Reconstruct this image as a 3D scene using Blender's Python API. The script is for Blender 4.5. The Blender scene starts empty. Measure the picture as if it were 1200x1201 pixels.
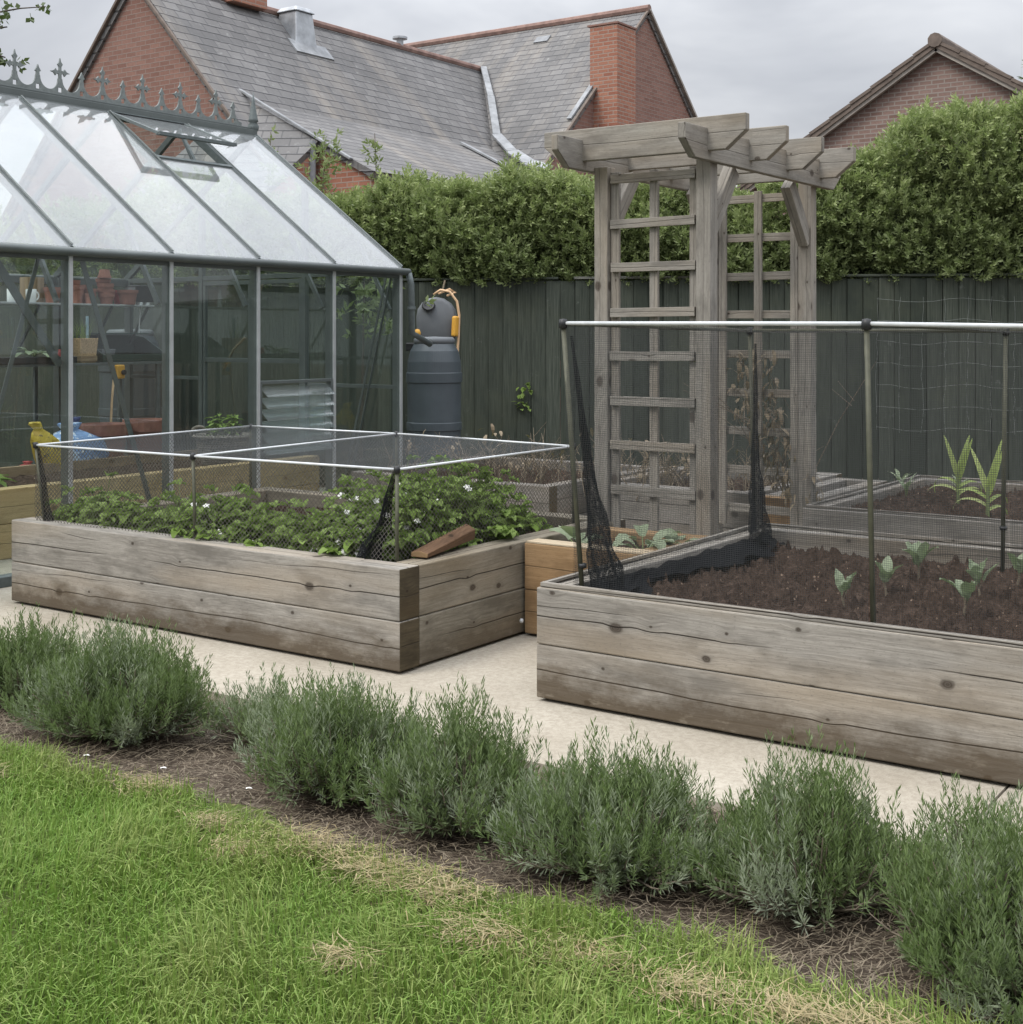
import bpy, bmesh, math, random
import numpy as np
from mathutils import Vector, Matrix
PI=math.pi; R=math.radians
random.seed(7); rng=np.random.default_rng(11)
sc=bpy.context.scene; COL=sc.collection
U=random.uniform

# ------------------------------------------------------------------ node helper
class W:
    def __init__(s,name):
        s.mat=bpy.data.materials.new(name); s.mat.use_nodes=True; s.t=s.mat.node_tree; s.t.nodes.clear()
        s.out=s.t.nodes.new('ShaderNodeOutputMaterial')
    def set(s,sock,v):
        if isinstance(v,bpy.types.NodeSocket): s.t.links.new(v,sock)
        elif isinstance(v,(tuple,list)) and sock.type=='RGBA' and len(v)==3: sock.default_value=(*v,1)
        else: sock.default_value=v
    def n(s,typ,props=None,**inp):
        nd=s.t.nodes.new('ShaderNode'+typ)
        for k,v in (props or {}).items(): setattr(nd,k,v)
        for k,v in inp.items():
            k=k.replace('_',' ') if not k[0]=='i' or not k[1:].isdigit() else int(k[1:])
            s.set(nd.inputs[k],v)
        return nd
    def m(s,op,a,b=0.0,c=0.0,clamp=False): return s.n('Math',{'operation':op,'use_clamp':clamp},i0=a,i1=b,i2=c).outputs[0]
    def vm(s,op,a,b=(0,0,0)): return s.n('VectorMath',{'operation':op},i0=a,i1=b).outputs[0]
    def xyz(s,x,y,z=0.0): return s.n('CombineXYZ',None,i0=x,i1=y,i2=z).outputs[0]
    def sep(s,v): return s.n('SeparateXYZ',None,i0=v).outputs
    def mix(s,f,a,b,bt='MIX'):
        nd=s.t.nodes.new('ShaderNodeMix'); nd.data_type='RGBA'; nd.blend_type=bt
        s.set(nd.inputs[0],f); s.set(nd.inputs[6],a); s.set(nd.inputs[7],b); return nd.outputs[2]
    def ramp(s,f,stops,interp='LINEAR'):
        nd=s.t.nodes.new('ShaderNodeValToRGB'); s.set(nd.inputs[0],f); cr=nd.color_ramp; cr.interpolation=interp
        while len(cr.elements)<len(stops): cr.elements.new(.5)
        for e,(p,c) in zip(cr.elements,stops):
            e.position=p; e.color=(c,c,c,1) if isinstance(c,(int,float)) else (*c,1)
        return nd.outputs[0]
    def noise(s,vec,scale=1,detail=3,rough=.5,dist=0.0): return s.n('TexNoise',None,Vector=vec,Scale=scale,Detail=detail,Roughness=rough,Distortion=dist).outputs[0]
    def mr(s,v,a,b,c=0.0,d=1.0): return s.n('MapRange',None,i0=v,i1=a,i2=b,i3=c,i4=d).outputs[0]
    def uv(s): return s.n('UVMap').outputs[0]
    def pos(s): return s.n('NewGeometry').outputs['Position']
    def obj(s): return s.n('TexCoord').outputs['Object']
    def rnd(s): return s.n('NewGeometry').outputs['Random Per Island']
    def attr(s,nm): return s.n('Attribute',{'attribute_name':nm}).outputs['Fac']
    def bump(s,h,st=.3,d=.01): return s.n('Bump',None,Strength=st,Distance=d,Height=h).outputs[0]
    def bsdf(s,col,rough=.7,normal=None,metal=0.0,spec=.3,**k):
        b=s.n('BsdfPrincipled'); s.set(b.inputs['Base Color'],col); s.set(b.inputs['Roughness'],rough)
        b.inputs['Metallic'].default_value=metal; b.inputs['Specular IOR Level'].default_value=spec
        if normal is not None: s.set(b.inputs['Normal'],normal)
        for kk,v in k.items(): s.set(b.inputs[kk.replace('_',' ')],v)
        return b.outputs[0]
    def end(s,sh): s.t.links.new(sh,s.out.inputs[0]); return s.mat

def plain(name,col,rough=.6,metal=0.0,var=.25,sc_=14,spec=.35,bump=.1):
    w=W(name); p=w.obj(); nz=w.noise(p,sc_,4,.6); n2=w.noise(p,sc_*.17,2)
    c=w.mix(w.mr(nz,.3,.7),tuple(x*(1-var) for x in col),tuple(min(1,x*(1+var)) for x in col))
    c=w.mix(w.mr(n2,.35,.75,0,.35),c,tuple(x*.7 for x in col))
    return w.end(w.bsdf(c,rough,w.bump(nz,bump,.004),metal,spec))

def wood(name,light,dark,knot,stain=.0,crack=1.0,gs=1.0,stcol=(.07,.05,.03),end=False):
    w=W(name); uv=w.uv(); s=w.sep(uv); u,v=s[0],s[1]
    warp=w.noise(w.xyz(w.m('MULTIPLY',u,1.3),w.m('MULTIPLY',v,5)),1,2)
    v2=w.m('ADD',v,w.m('MULTIPLY',warp,.05))
    kv=w.xyz(w.m('MULTIPLY',u,3.2),w.m('MULTIPLY',v,4.7))
    vo=w.n('TexVoronoi',{'voronoi_dimensions':'2D'},Vector=kv,Scale=1.0,Randomness=1.0)
    present=w.m('GREATER_THAN',w.sep(vo.outputs['Color'])[0],.30)
    kd=vo.outputs['Distance']
    rs_=w.sep(vo.outputs['Color'])[1]; size=w.m('ADD',w.m('MULTIPLY',w.m('MULTIPLY',rs_,rs_),.085),.030)
    kd=w.m('ADD',kd,w.m('MULTIPLY',w.m('SUBTRACT',w.noise(w.xyz(w.m('MULTIPLY',u,40),w.m('MULTIPLY',v,55)),1,2),.5),.035))
    ring=w.m('ADD',.86,w.m('MULTIPLY',w.m('SINE',w.m('MULTIPLY',kd,190.0)),.11))
    kmask=w.m('MULTIPLY',w.m('MULTIPLY',w.mr(w.m('DIVIDE',kd,size),.62,1.05,1,0),ring),present)
    halo=w.m('MULTIPLY',w.mr(kd,.04,.2,1,0),present)
    v3=w.m('ADD',v2,w.m('MULTIPLY',halo,.012))
    grain=w.noise(w.xyz(w.m('MULTIPLY',u,2.2*gs),w.m('MULTIPLY',v3,75*gs)),1,4,.65)
    fine=w.noise(w.xyz(w.m('MULTIPLY',u,14),w.m('MULTIPLY',v3,260)),1,2,.6)
    broad=w.noise(w.xyz(w.m('MULTIPLY',u,1.1),w.m('MULTIPLY',v,3)),1,3,.6)
    f=w.m('ADD',w.m('MULTIPLY',grain,.48),w.m('ADD',w.m('MULTIPLY',broad,.42),w.m('MULTIPLY',fine,.35)))
    c=w.mix(w.mr(f,.47,.80),dark,light)
    blot=w.noise(w.xyz(w.m('MULTIPLY',u,2.2),w.m('MULTIPLY',v,6),2.0),1,4,.7); c=w.mix(w.mr(blot,.49,.64,0,.72),c,tuple(a*.75 for a in dark))
    warm=w.noise(w.xyz(w.m('MULTIPLY',u,.8),w.m('MULTIPLY',v,4),4.0),1,3)
    c=w.mix(w.mr(warm,.46,.70,0,.45),c,tuple(a*b for a,b in zip(light,(.95,.80,.62))))
    spk=w.noise(w.xyz(w.m('MULTIPLY',u,60),w.m('MULTIPLY',v,150)),1,3,.7); c=w.mix(w.mr(spk,.56,.70,0,.45),c,tuple(a*.6 for a in dark))
    # every board of a thing has its own tone
    rd=w.rnd(); c=w.mix(w.mr(rd,0,1,.0,.28),c,tuple(a*.62 for a in light))
    c=w.mix(w.m('MULTIPLY',w.mr(kd,.02,.16,.4,0),present),c,tuple(a*.8 for a in dark))
    c=w.mix(w.m('MULTIPLY',kmask,.9,clamp=True),c,knot)
    h=grain
    if crack>0:
        wob=w.noise(w.xyz(w.m('MULTIPLY',u,.45),3.7),1,4,.5)
        ff=w.m('ABSOLUTE',w.m('ADD',w.m('ADD',v,w.m('MULTIPLY',w.m('SUBTRACT',wob,.5),.085)),w.m('MULTIPLY',halo,.008)))
        mk=w.mr(w.noise(w.xyz(w.m('MULTIPLY',u,.7),9.1),1,1),.36,.44)
        ck=w.m('MULTIPLY',w.mr(ff,.0010,.0034,1,0),mk)
        wob2=w.noise(w.xyz(w.m('MULTIPLY',u,.6),13.7),1,3,.5)
        f2=w.m('ABSOLUTE',w.m('SUBTRACT',w.m('ADD',v,w.m('MULTIPLY',w.m('SUBTRACT',wob2,.5),.2)),.055))
        mk2=w.mr(w.noise(w.xyz(w.m('MULTIPLY',u,1.1),21.1),1,1),.52,.58)
        ck=w.m('MAXIMUM',ck,w.m('MULTIPLY',w.mr(f2,.0006,.0022,.8,0),mk2))
        c=w.mix(w.m('MULTIPLY',ck,crack,clamp=True),c,(.025,.02,.016))
        h=w.m('SUBTRACT',grain,w.m('MULTIPLY',ck,2.0))
    if stain>0:
        z=w.sep(w.pos())[2]
        nz=w.noise(w.xyz(w.m('MULTIPLY',u,5),w.m('MULTIPLY',v,9)),1,5,.7)
        lim=w.m('ADD',w.m('MULTIPLY',nz,.30),-.03)
        st=w.mr(w.m('SUBTRACT',lim,z),-.05,.06,0,1)
        c=w.mix(w.m('MULTIPLY',st,stain),c,stcol)
        pale=w.mr(w.noise(w.xyz(w.m('MULTIPLY',u,7),w.m('MULTIPLY',v,16),8.),1,4,.7),.56,.68)
        c=w.mix(w.m('MULTIPLY',w.m('MULTIPLY',pale,w.mr(z,.10,.02,0,1)),.5),c,(.33,.29,.23))
    return w.end(w.bsdf(c,.85,w.bump(h,.45,.004),spec=.15))

M={}
M['grey_wood']=wood('weathered grey sleeper',(.385,.362,.322),(.165,.152,.132),(.040,.030,.022),stain=.8)
M['brown_grey_wood']=wood('weathered brown sleeper',(.30,.27,.215),(.145,.128,.098),(.05,.035,.025),stain=.5)
M['end_grain']=wood('dark sleeper end',(.115,.092,.058),(.05,.04,.025),(.03,.02,.015),crack=.6,gs=.5)
M['orange_wood']=wood('new orange sleeper',(.33,.225,.125),(.22,.14,.073),(.10,.05,.025),stain=0,crack=.5)
M['orange_top']=wood('pale sleeper top',(.52,.44,.32),(.36,.29,.20),(.2,.12,.06),crack=.3)
M['yellow_wood']=wood('new yellow sleeper',(.52,.40,.225),(.38,.275,.145),(.14,.08,.03),stain=0,crack=.5)
M['pergola_wood']=wood('weathered arch timber',(.345,.325,.288),(.18,.166,.146),(.055,.042,.033),crack=.3,gs=.9)
M['old_wood']=wood('old bed timber',(.27,.255,.235),(.14,.13,.115),(.05,.04,.03),crack=.8)
M['log_wood']=wood('brown offcut',(.20,.12,.07),(.075,.045,.028),(.03,.02,.012),crack=.5)
M['pine_plank']=wood('pale plank',(.36,.28,.19),(.22,.16,.10),(.1,.06,.03),crack=.2)

def leafmat(name,a,b,tip=None,trans=.3,rough=.55,spec=.25):
    w=W(name); r=w.rnd(); t=w.attr('tone')
    c=w.mix(r,a,b)
    if tip is not None: c=w.mix(t,c,tip)
    nz=w.noise(w.pos(),30,2); c=w.mix(w.mr(nz,.35,.7,0,.3),c,tuple(x*.7 for x in a))
    d=w.bsdf(c,rough,spec=spec)
    tr=w.n('BsdfTranslucent',None,Color=w.mix(.5,c,(.12,.2,.03))).outputs[0]
    return w.end(w.n('MixShader',None,i0=trans,i1=d,i2=tr).outputs[0])
M['lavender']=leafmat('lavender leaf',(.090,.138,.042),(.155,.212,.076),(.31,.34,.255),.25)
M['grass']=leafmat('grass blade',(.105,.205,.028),(.225,.345,.068),(.38,.40,.15),.35)
M['straw']=leafmat('dry straw',(.24,.185,.085),(.40,.32,.17),(.46,.40,.25),.15)
M['hedge']=leafmat('hedge leaf',(.145,.182,.076),(.235,.28,.130),(.38,.44,.19),.38)
M['berry_leaf']=leafmat('strawberry leaf',(.165,.245,.058),(.275,.37,.125),(.20,.30,.07),.35,.85,.08)
M['potato_leaf']=leafmat('bushy leaf',(.17,.255,.06),(.285,.385,.13),(.20,.29,.08),.35,.85,.08)
M['brassica']=leafmat('brassica leaf',(.23,.285,.175),(.33,.385,.26),(.30,.37,.20),.3)
M['corn']=leafmat('corn leaf',(.28,.36,.10),(.42,.47,.20),(.45,.42,.22),.35)
M['tree_leaf']=leafmat('tree leaf',(.05,.075,.03),(.09,.12,.05),(.11,.14,.06),.25)
M['petal']=plain('white petal',(.8,.8,.76),.6,var=.05)
M['dry_leaf']=leafmat('dead leaf',(.16,.12,.075),(.27,.22,.15),(.3,.26,.2),.15)
M['litter']=leafmat('dry litter',(.11,.085,.06),(.22,.175,.125),(.30,.26,.19),.05)
M['twig']=plain('twig bark',(.17,.14,.105),.9,var=.35,sc_=60)
M['dry_stem']=plain('dry stem',(.19,.155,.11),.9,var=.3,sc_=60)
M['green_stem']=plain('green stem',(.16,.2,.08),.7,var=.2,sc_=60)
M['bark']=plain('dark bark',(.09,.075,.06),.9,var=.4,sc_=25)
M['hedge_core']=plain('dark hedge core',(.055,.072,.036),.95,var=.5,sc_=22)  # dark green of the added core sheet, stands in for shaded hedge interior

def soilmat(name,a,b,debris,amt):
    w=W(name); p=w.pos(); n1=w.noise(p,9,5,.7); n2=w.noise(p,60,4,.7)
    c=w.mix(w.mr(w.m('ADD',w.m('MULTIPLY',n1,.5),w.m('MULTIPLY',n2,.5)),.35,.68),a,b)
    vo=w.n('TexVoronoi',None,Vector=p,Scale=48.0); k=w.m('MULTIPLY',w.m('LESS_THAN',vo.outputs['Distance'],.30),w.m('GREATER_THAN',w.sep(vo.outputs['Color'])[0],1-amt))
    c=w.mix(k,c,debris)
    return w.end(w.bsdf(c,.95,w.bump(w.m('ADD',n2,n1),.9,.02),spec=.1))
M['soil']=soilmat('dark compost',(.038,.025,.018),(.118,.082,.062),(.26,.19,.14),.07)
M['border_soil']=soilmat('dry border soil',(.055,.042,.032),(.145,.115,.088),(.28,.24,.18),.16)
M['lawn_earth']=soilmat('lawn thatch',(.05,.07,.02),(.13,.15,.05),(.25,.22,.11),.2)

def paving():
    w=W('pale concrete'); p=w.pos(); n1=w.noise(p,2.2,5,.65); n2=w.noise(p,38,5,.7); n3=w.noise(p,170,2,.6)
    c=w.mix(w.mr(n1,.3,.7),(.325,.290,.232),(.435,.398,.330))
    c=w.mix(w.mr(n2,.40,.58),w.mix(.42,c,(.22,.19,.15)),c)
    c=w.mix(w.mr(n3,.60,.70,0,.42),c,(.15,.125,.09))
    c=w.mix(w.mr(n3,.40,.30,0,.4),c,(.52,.49,.43))
    st=w.mr(w.noise(p,1.1,4,.7,.6),.56,.70,0,.35); c=w.mix(st,c,(.24,.20,.15))
    return w.end(w.bsdf(c,.9,w.bump(w.m('ADD',w.m('MULTIPLY',n2,.6),w.m('MULTIPLY',n3,.5)),.35,.006),spec=.15))
M['paving']=paving()

def brick(name,a,b,mort,bw=.225,bh=.075,ms=.012,pale=0.0):
    w=W(name); uv=w.uv()
    t=w.n('TexBrick',{'offset':.5},Vector=uv,Color1=(0,0,0),Color2=(1,1,1),Mortar=(0,0,0),Scale=1.0,Mortar_Size=ms,Mortar_Smooth=.2,Bias=0.0,Brick_Width=bw,Row_Height=bh)
    n1=w.noise(uv,1.4,4,.6); n2=w.noise(uv,22,4,.7)
    tone=w.mix(t.outputs['Color'],a,b)
    tone=w.mix(w.mr(n2,.3,.75,0,.5),tone,tuple(x*.62 for x in a))
    tone=w.mix(w.mr(n1,.42,.7,0,.45),tone,tuple(x*.8+.02 for x in b))
    if pale>0: tone=w.mix(w.mr(w.noise(uv,.9,4,.7),.45,.62,0,pale),tone,(.30,.26,.23))
    c=w.mix(t.outputs['Fac'],tone,mort)
    return w.end(w.bsdf(c,.9,w.bump(w.m('SUBTRACT',w.m('MULTIPLY',n2,.3),t.outputs['Fac']),.5,.01),spec=.15))
M['brick_old']=brick('old red brick',(.205,.112,.090),(.285,.165,.132),(.24,.185,.16),.225,.075,.008)
M['brick_orange']=brick('orange red chimney brick',(.29,.122,.083),(.41,.20,.135),(.31,.24,.20),.225,.075,.010)
M['brick_brown']=brick('brown brick',(.185,.118,.098),(.285,.20,.172),(.27,.235,.21),.225,.078,.012)
def slate(name,a,b,lich,fade=.5):
    w=W(name); uv=w.uv()
    t=w.n('TexBrick',{'offset':.5},Vector=uv,Color1=(0,0,0),Color2=(1,1,1),Mortar=(0,0,0),Scale=1.0,Mortar_Size=.012,Mortar_Smooth=.1,Bias=0.0,Brick_Width=.30,Row_Height=.20)
    s=w.sep(uv); lap=w.m('FRACT',w.m('DIVIDE',s[1],.20))
    n1=w.noise(uv,.5,5,.65); n2=w.noise(uv,7,4,.7); n3=w.noise(w.xyz(w.m('MULTIPLY',s[0],1.3),w.m('MULTIPLY',s[1],.16)),1,3,.6)
    c=w.mix(w.m('MULTIPLY',t.outputs['Color'],.75),a,b)
    c=w.mix(w.mr(n1,.40,.66,0,.55),c,tuple(x*.55 for x in a))
    c=w.mix(w.mr(n3,.52,.72,0,fade),c,lich)
    c=w.mix(w.mr(n2,.58,.72,0,.55),c,(.33,.33,.32))
    wav=w.m('MULTIPLY',w.m('SUBTRACT',w.noise(w.xyz(w.m('MULTIPLY',s[0],3.3),w.m('MULTIPLY',s[1],5)),1,2),.5),.35)
    edge=w.mr(w.m('ABSOLUTE',w.m('SUBTRACT',w.m('FRACT',w.m('ADD',w.m('DIVIDE',s[1],.20),wav)),.5)),.40,.5,0,1)
    c=w.mix(w.m('MULTIPLY',edge,.55),c,(.05,.05,.055))  # shadow line along each slate course, put into the colour
    c=w.mix(w.m('MULTIPLY',t.outputs['Fac'],.30),c,(.05,.05,.055))
    return w.end(w.bsdf(c,.75,w.bump(w.m('SUBTRACT',w.m('MULTIPLY',n2,.35),w.m('ADD',w.m('MULTIPLY',edge,.6),lap)),.8,.03),spec=.25))
M['slate']=slate('grey slate',(.150,.147,.146),(.228,.222,.216),(.31,.275,.23),.5)
M['ridge_tile']=plain('red ridge tile',(.24,.155,.13),.85,var=.3,sc_=6)
M['lead']=plain('pale lead flashing',(.25,.26,.27),.7,var=.35,sc_=5)
M['verge']=plain('verge board',(.30,.275,.245),.8,var=.25,sc_=5)
M['roof_tile']=plain('brown concrete tile',(.15,.12,.10),.85,var=.3,sc_=6)

M['alu']=plain('grey green aluminium',(.10,.115,.112),.42,metal=.25,var=.12,sc_=8,spec=.5,bump=.02)
M['alu_light']=plain('bare aluminium edge',(.50,.52,.53),.38,metal=.55,var=.12,sc_=8,spec=.5,bump=.02)
M['cast']=plain('cast green grey metal',(.115,.135,.135),.55,metal=.15,var=.2,sc_=30)
M['cast_pale']=plain('weathered cast metal',(.175,.195,.19),.6,metal=.1,var=.2,sc_=30)
M['rod']=plain('pale aluminium tube',(.58,.60,.61),.35,var=.10,sc_=30,spec=.5)
M['cane']=plain('olive coated stake',(.075,.076,.050),.55,var=.25,sc_=25)
M['black']=plain('black plastic',(.022,.023,.024),.45,var=.2)
M['butt']=plain('dark blue grey plastic',(.066,.080,.090),.42,var=.15,sc_=5,spec=.45)
M['grey_plastic']=plain('mid grey plastic',(.135,.145,.155),.5,var=.12,sc_=6)
M['yellow_plastic']=plain('yellow orange plastic',(.62,.33,.05),.45,var=.12)
M['hose']=plain('peach hose',(.62,.42,.25),.55,var=.1)
M['terracotta']=plain('terracotta',(.27,.125,.095),.85,var=.22,sc_=10)
M['white_china']=plain('white china',(.75,.76,.75),.25,var=.05,spec=.5)
M['wicker_tan']=plain('tan woven straw',(.42,.29,.16),.85,var=.35,sc_=70,bump=.6)
M['wicker_grey']=plain('grey wicker',(.20,.175,.15),.9,var=.6,sc_=45,bump=.6)
M['green_tray']=plain('dark green plastic tray',(.028,.055,.048),.45,var=.15)
def printed(name,col,p1,p2):
    w=W(name); p=w.obj(); n=w.noise(p,11,3,.6); n2=w.noise(p,26,3,.6)
    c=w.mix(w.m('GREATER_THAN',n,.57),col,p1); c=w.mix(w.m('GREATER_THAN',n2,.63),c,p2); return w.end(w.bsdf(c,.4,w.bump(n2,.5,.02),spec=.4))
M['yellow_bag']=printed('yellow printed bag',(.50,.37,.045),(.38,.26,.03),(.12,.10,.05))
M['blue_bag']=printed('blue plastic bag',(.16,.27,.48),(.42,.52,.66),(.70,.72,.74))
M['tag_blue']=plain('pale blue tag',(.30,.42,.50))
M['navy_bag']=plain('navy plastic',(.035,.05,.15),.4,var=.3)
M['red_bag']=plain('red plastic',(.40,.07,.07),.5,var=.3)
M['wire']=plain('pale string',(.22,.24,.23),.8,var=.2)
M['galv']=plain('galvanised flue',(.40,.42,.44),.5,metal=.4,var=.3,sc_=5)
def fencemat():
    w=W('dark green stained board'); uv=w.uv(); s=w.sep(uv)
    g=w.noise(w.xyz(w.m('MULTIPLY',s[0],3),w.m('MULTIPLY',s[1],90)),1,4,.65); p=w.pos()
    n=w.noise(p,1.6,4,.65); n2=w.noise(p,9,5,.75)
    c=w.mix(w.mr(g,.3,.75),(.034,.042,.034),(.105,.117,.096))
    c=w.mix(w.mr(w.rnd(),0,1,0,.8),c,(.030,.037,.030))
    c=w.mix(w.mr(n,.5,.72,0,.45),c,(.082,.090,.062))
    c=w.mix(w.mr(n2,.63,.74,0,.55),c,(.17,.185,.17))
    return w.end(w.bsdf(c,.85,w.bump(g,.4,.004),spec=.12))
M['fence']=fencemat()
M['fence_cap']=wood('worn fence cap',(.24,.245,.225),(.10,.11,.10),(.05,.05,.04),crack=.3)

def glassmat(name,tint,haze,hz=(.8,.82,.84),rough=.015):
    w=W(name)
    tr=w.n('BsdfTransparent',None,Color=tint).outputs[0]
    gl=w.n('BsdfGlossy',None,Color=(1,1,1),Roughness=rough).outputs[0]
    g_=w.n('NewGeometry'); co_=w.m('ABSOLUTE',w.n('VectorMath',{'operation':'DOT_PRODUCT'},i0=g_.outputs['Normal'],i1=g_.outputs['Incoming']).outputs['Value'])
    fr=w.m('ADD',.043,w.m('MULTIPLY',.957,w.m('POWER',w.m('SUBTRACT',1.0,co_,clamp=True),5.0)),clamp=True)
    p=w.pos(); nz=w.noise(p,2.5,5,.7); n2=w.noise(p,40,3,.6)
    df=w.n('MixShader',None,i0=.5,i1=w.n('BsdfDiffuse',None,Color=hz).outputs[0],i2=w.n('BsdfTranslucent',None,Color=hz).outputs[0]).outputs[0]
    a=w.n('MixShader',None,i0=w.m('MULTIPLY',w.m('ADD',w.mr(nz,.3,.7,.85,1.1),w.mr(n2,.6,.75,0,.10)),haze,clamp=True),i1=tr,i2=df).outputs[0]
    return w.end(w.n('MixShader',None,i0=fr,i1=a,i2=gl).outputs[0])
M['roof_glass']=glassmat('dusty roof glazing',(.93,.95,.95),.17)
M['wall_glass']=glassmat('clear wall glazing',(.90,.93,.92),.004)
M['louvre_glass']=glassmat('louvre glass',(.86,.92,.91),.10)

def netmat(name,s,wd,diag=False,base=.0,col=(.030,.034,.036),spec=.3):
    w=W(name); q=w.sep(w.uv()); u,v=q[0],q[1]
    if diag: u,v=w.m('ADD',u,v),w.m('SUBTRACT',u,v)
    def ln(x): 
        f=w.m('ABSOLUTE',w.m('SUBTRACT',w.m('FRACT',w.m('DIVIDE',x,s)),.5))
        return w.m('LESS_THAN',f,wd*.5)
    a=w.m('MAXIMUM',ln(u),ln(v))
    a=w.m('MAXIMUM',a,base) if base>0 else a
    df=w.bsdf(col,.6,spec=spec)
    return w.end(w.n('MixShader',None,i0=a,i1=w.n('BsdfTransparent').outputs[0],i2=df).outputs[0])
M['net_coarse']=netmat('black diamond netting',.025,.15,True,col=(.085,.080,.070))
M['net_fine']=netmat('fine black netting',.0075,.13,col=(.045,.048,.048))
M['net_top']=netmat('black top netting',.012,.21,True)
M['net_hem']=netmat('black net hem',.006,.70,col=(.006,.0065,.008),spec=.04)
M['net_bunch']=netmat('bunched black netting',.006,.40,base=.0,col=(.010,.011,.013),spec=.06)

# ------------------------------------------------------------------ mesh builder
class MB:
    def __init__(s): s.v=[];s.f=[];s.uv=[];s.mi=[]
    def face(s,idx,uv=None,mi=0): s.f.append(idx);s.uv.append(uv);s.mi.append(mi)
    def box(s,c,size,rot=None,long=None,mi=0,mie=None):
        """box; long = axis index the wood grain runs along; uv in metres"""
        if long is None: long=int(np.argmax(size))
        h=[x/2 for x in size]; b=len(s.v); off=U(0,60)
        loc=[(x,y,z) for x in (-h[0],h[0]) for y in (-h[1],h[1]) for z in (-h[2],h[2])]
        c=Vector(c)
        for p in loc:
            q=Vector(p); q=rot@q if rot else q; s.v.append(tuple(c+q))
        Q=[((0,1,3,2),0),((4,6,7,5),0),((0,4,5,1),1),((2,3,7,6),1),((0,2,6,4),2),((1,5,7,3),2)]
        for idx,ax in Q:
            others=[a for a in (0,1,2) if a!=ax]
            if long in others: ua=long; va=[a for a in others if a!=long][0]
            else: ua,va=others
            if long==-1: s.face([b+i for i in idx],None,mi); continue
            s.face([b+i for i in idx],[(loc[i][ua]+off,loc[i][va]) for i in idx], mie if (mie is not None and ax==long) else mi)
        return s
    def beam(s,p,q,w,h,up=(0,0,1),mi=0,roll=0):
        p=Vector(p);q=Vector(q);d=q-p;L=d.length;x=d.normalized();u=Vector(up)
        if abs(x.dot(u))>.98: u=Vector((0,1,0))
        y=u.cross(x).normalized();z=x.cross(y)
        if roll: 
            y2=y*math.cos(roll)+z*math.sin(roll); z=x.cross(y2); y=y2
        m=Matrix((x,y,z)).transposed()
        return s.box((p+q)/2,(L,w,h),m,0,mi)
    def tube(s,pts,r,n=8,mi=0,cap=True):
        pts=[Vector(p) for p in pts]; rs=r if isinstance(r,(list,tuple)) else [r]*len(pts); rings=[]
        prev=None
        for i,p in enumerate(pts):
            d=(pts[min(i+1,len(pts)-1)]-pts[max(i-1,0)]).normalized()
            a=prev if prev is not None else (Vector((0,0,1)) if abs(d.z)<.9 else Vector((1,0,0)))
            x=(a-d*a.dot(d)).normalized(); y=d.cross(x); prev=x
            b=len(s.v)
            for k in range(n):
                t=2*PI*k/n; s.v.append(tuple(p+(x*math.cos(t)+y*math.sin(t))*rs[i]))
            rings.append(b)
        L=0
        for i in range(len(pts)-1):
            L2=L+(pts[i+1]-pts[i]).length
            for k in range(n):
                k2=(k+1)%n
                s.face([rings[i]+k,rings[i]+k2,rings[i+1]+k2,rings[i+1]+k],[(L,k/n),(L,(k+1)/n),(L2,(k+1)/n),(L2,k/n)],mi)
            L=L2
        if cap: s.face([rings[0]+k for k in range(n)][::-1],None,mi); s.face([rings[-1]+k for k in range(n)],None,mi)
        return s
    def lathe(s,prof,c=(0,0,0),n=28,mi=0,axis=None):
        b=len(s.v); c=Vector(c)
        for r,z in prof:
            for k in range(n):
                t=2*PI*k/n; p=Vector((r*math.cos(t),r*math.sin(t),z))
                if axis is not None: p=axis@p
                s.v.append(tuple(c+p))
        for i in range(len(prof)-1):
            for k in range(n):
                k2=(k+1)%n; s.face([b+i*n+k,b+i*n+k2,b+(i+1)*n+k2,b+(i+1)*n+k],None,mi)
        if prof[0][0]>1e-4: s.face([b+k for k in range(n)][::-1],None,mi)
        if prof[-1][0]>1e-4: s.face([b+(len(prof)-1)*n+k for k in range(n)],None,mi)
        return s
    def poly(s,pts,th=None,nrm=None,mi=0):
        """flat polygon extruded by th along nrm (or the vector th)"""
        b=len(s.v); n=len(pts); e=Vector(nrm)*th if nrm is not None else Vector(th)
        for p in pts: s.v.append(tuple(Vector(p)))
        for p in pts: s.v.append(tuple(Vector(p)+e))
        s.face([b+i for i in range(n)][::-1],None,mi); s.face([b+n+i for i in range(n)],None,mi)
        for i in range(n):
            j=(i+1)%n; s.face([b+i,b+j,b+n+j,b+n+i],None,mi)
        return s
    def grid(s,fn,nu,nv,mi=0,uvfn=None):
        b=len(s.v)
        for i in range(nu+1):
            for j in range(nv+1): s.v.append(tuple(fn(i/nu,j/nv)))
        for i in range(nu):
            for j in range(nv):
                q=[(i,j),(i+1,j),(i+1,j+1),(i,j+1)]
                s.face([b+a*(nv+1)+c for a,c in q],[uvfn(a/nu,c/nv) for a,c in q] if uvfn else None,mi)
        return s
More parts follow.
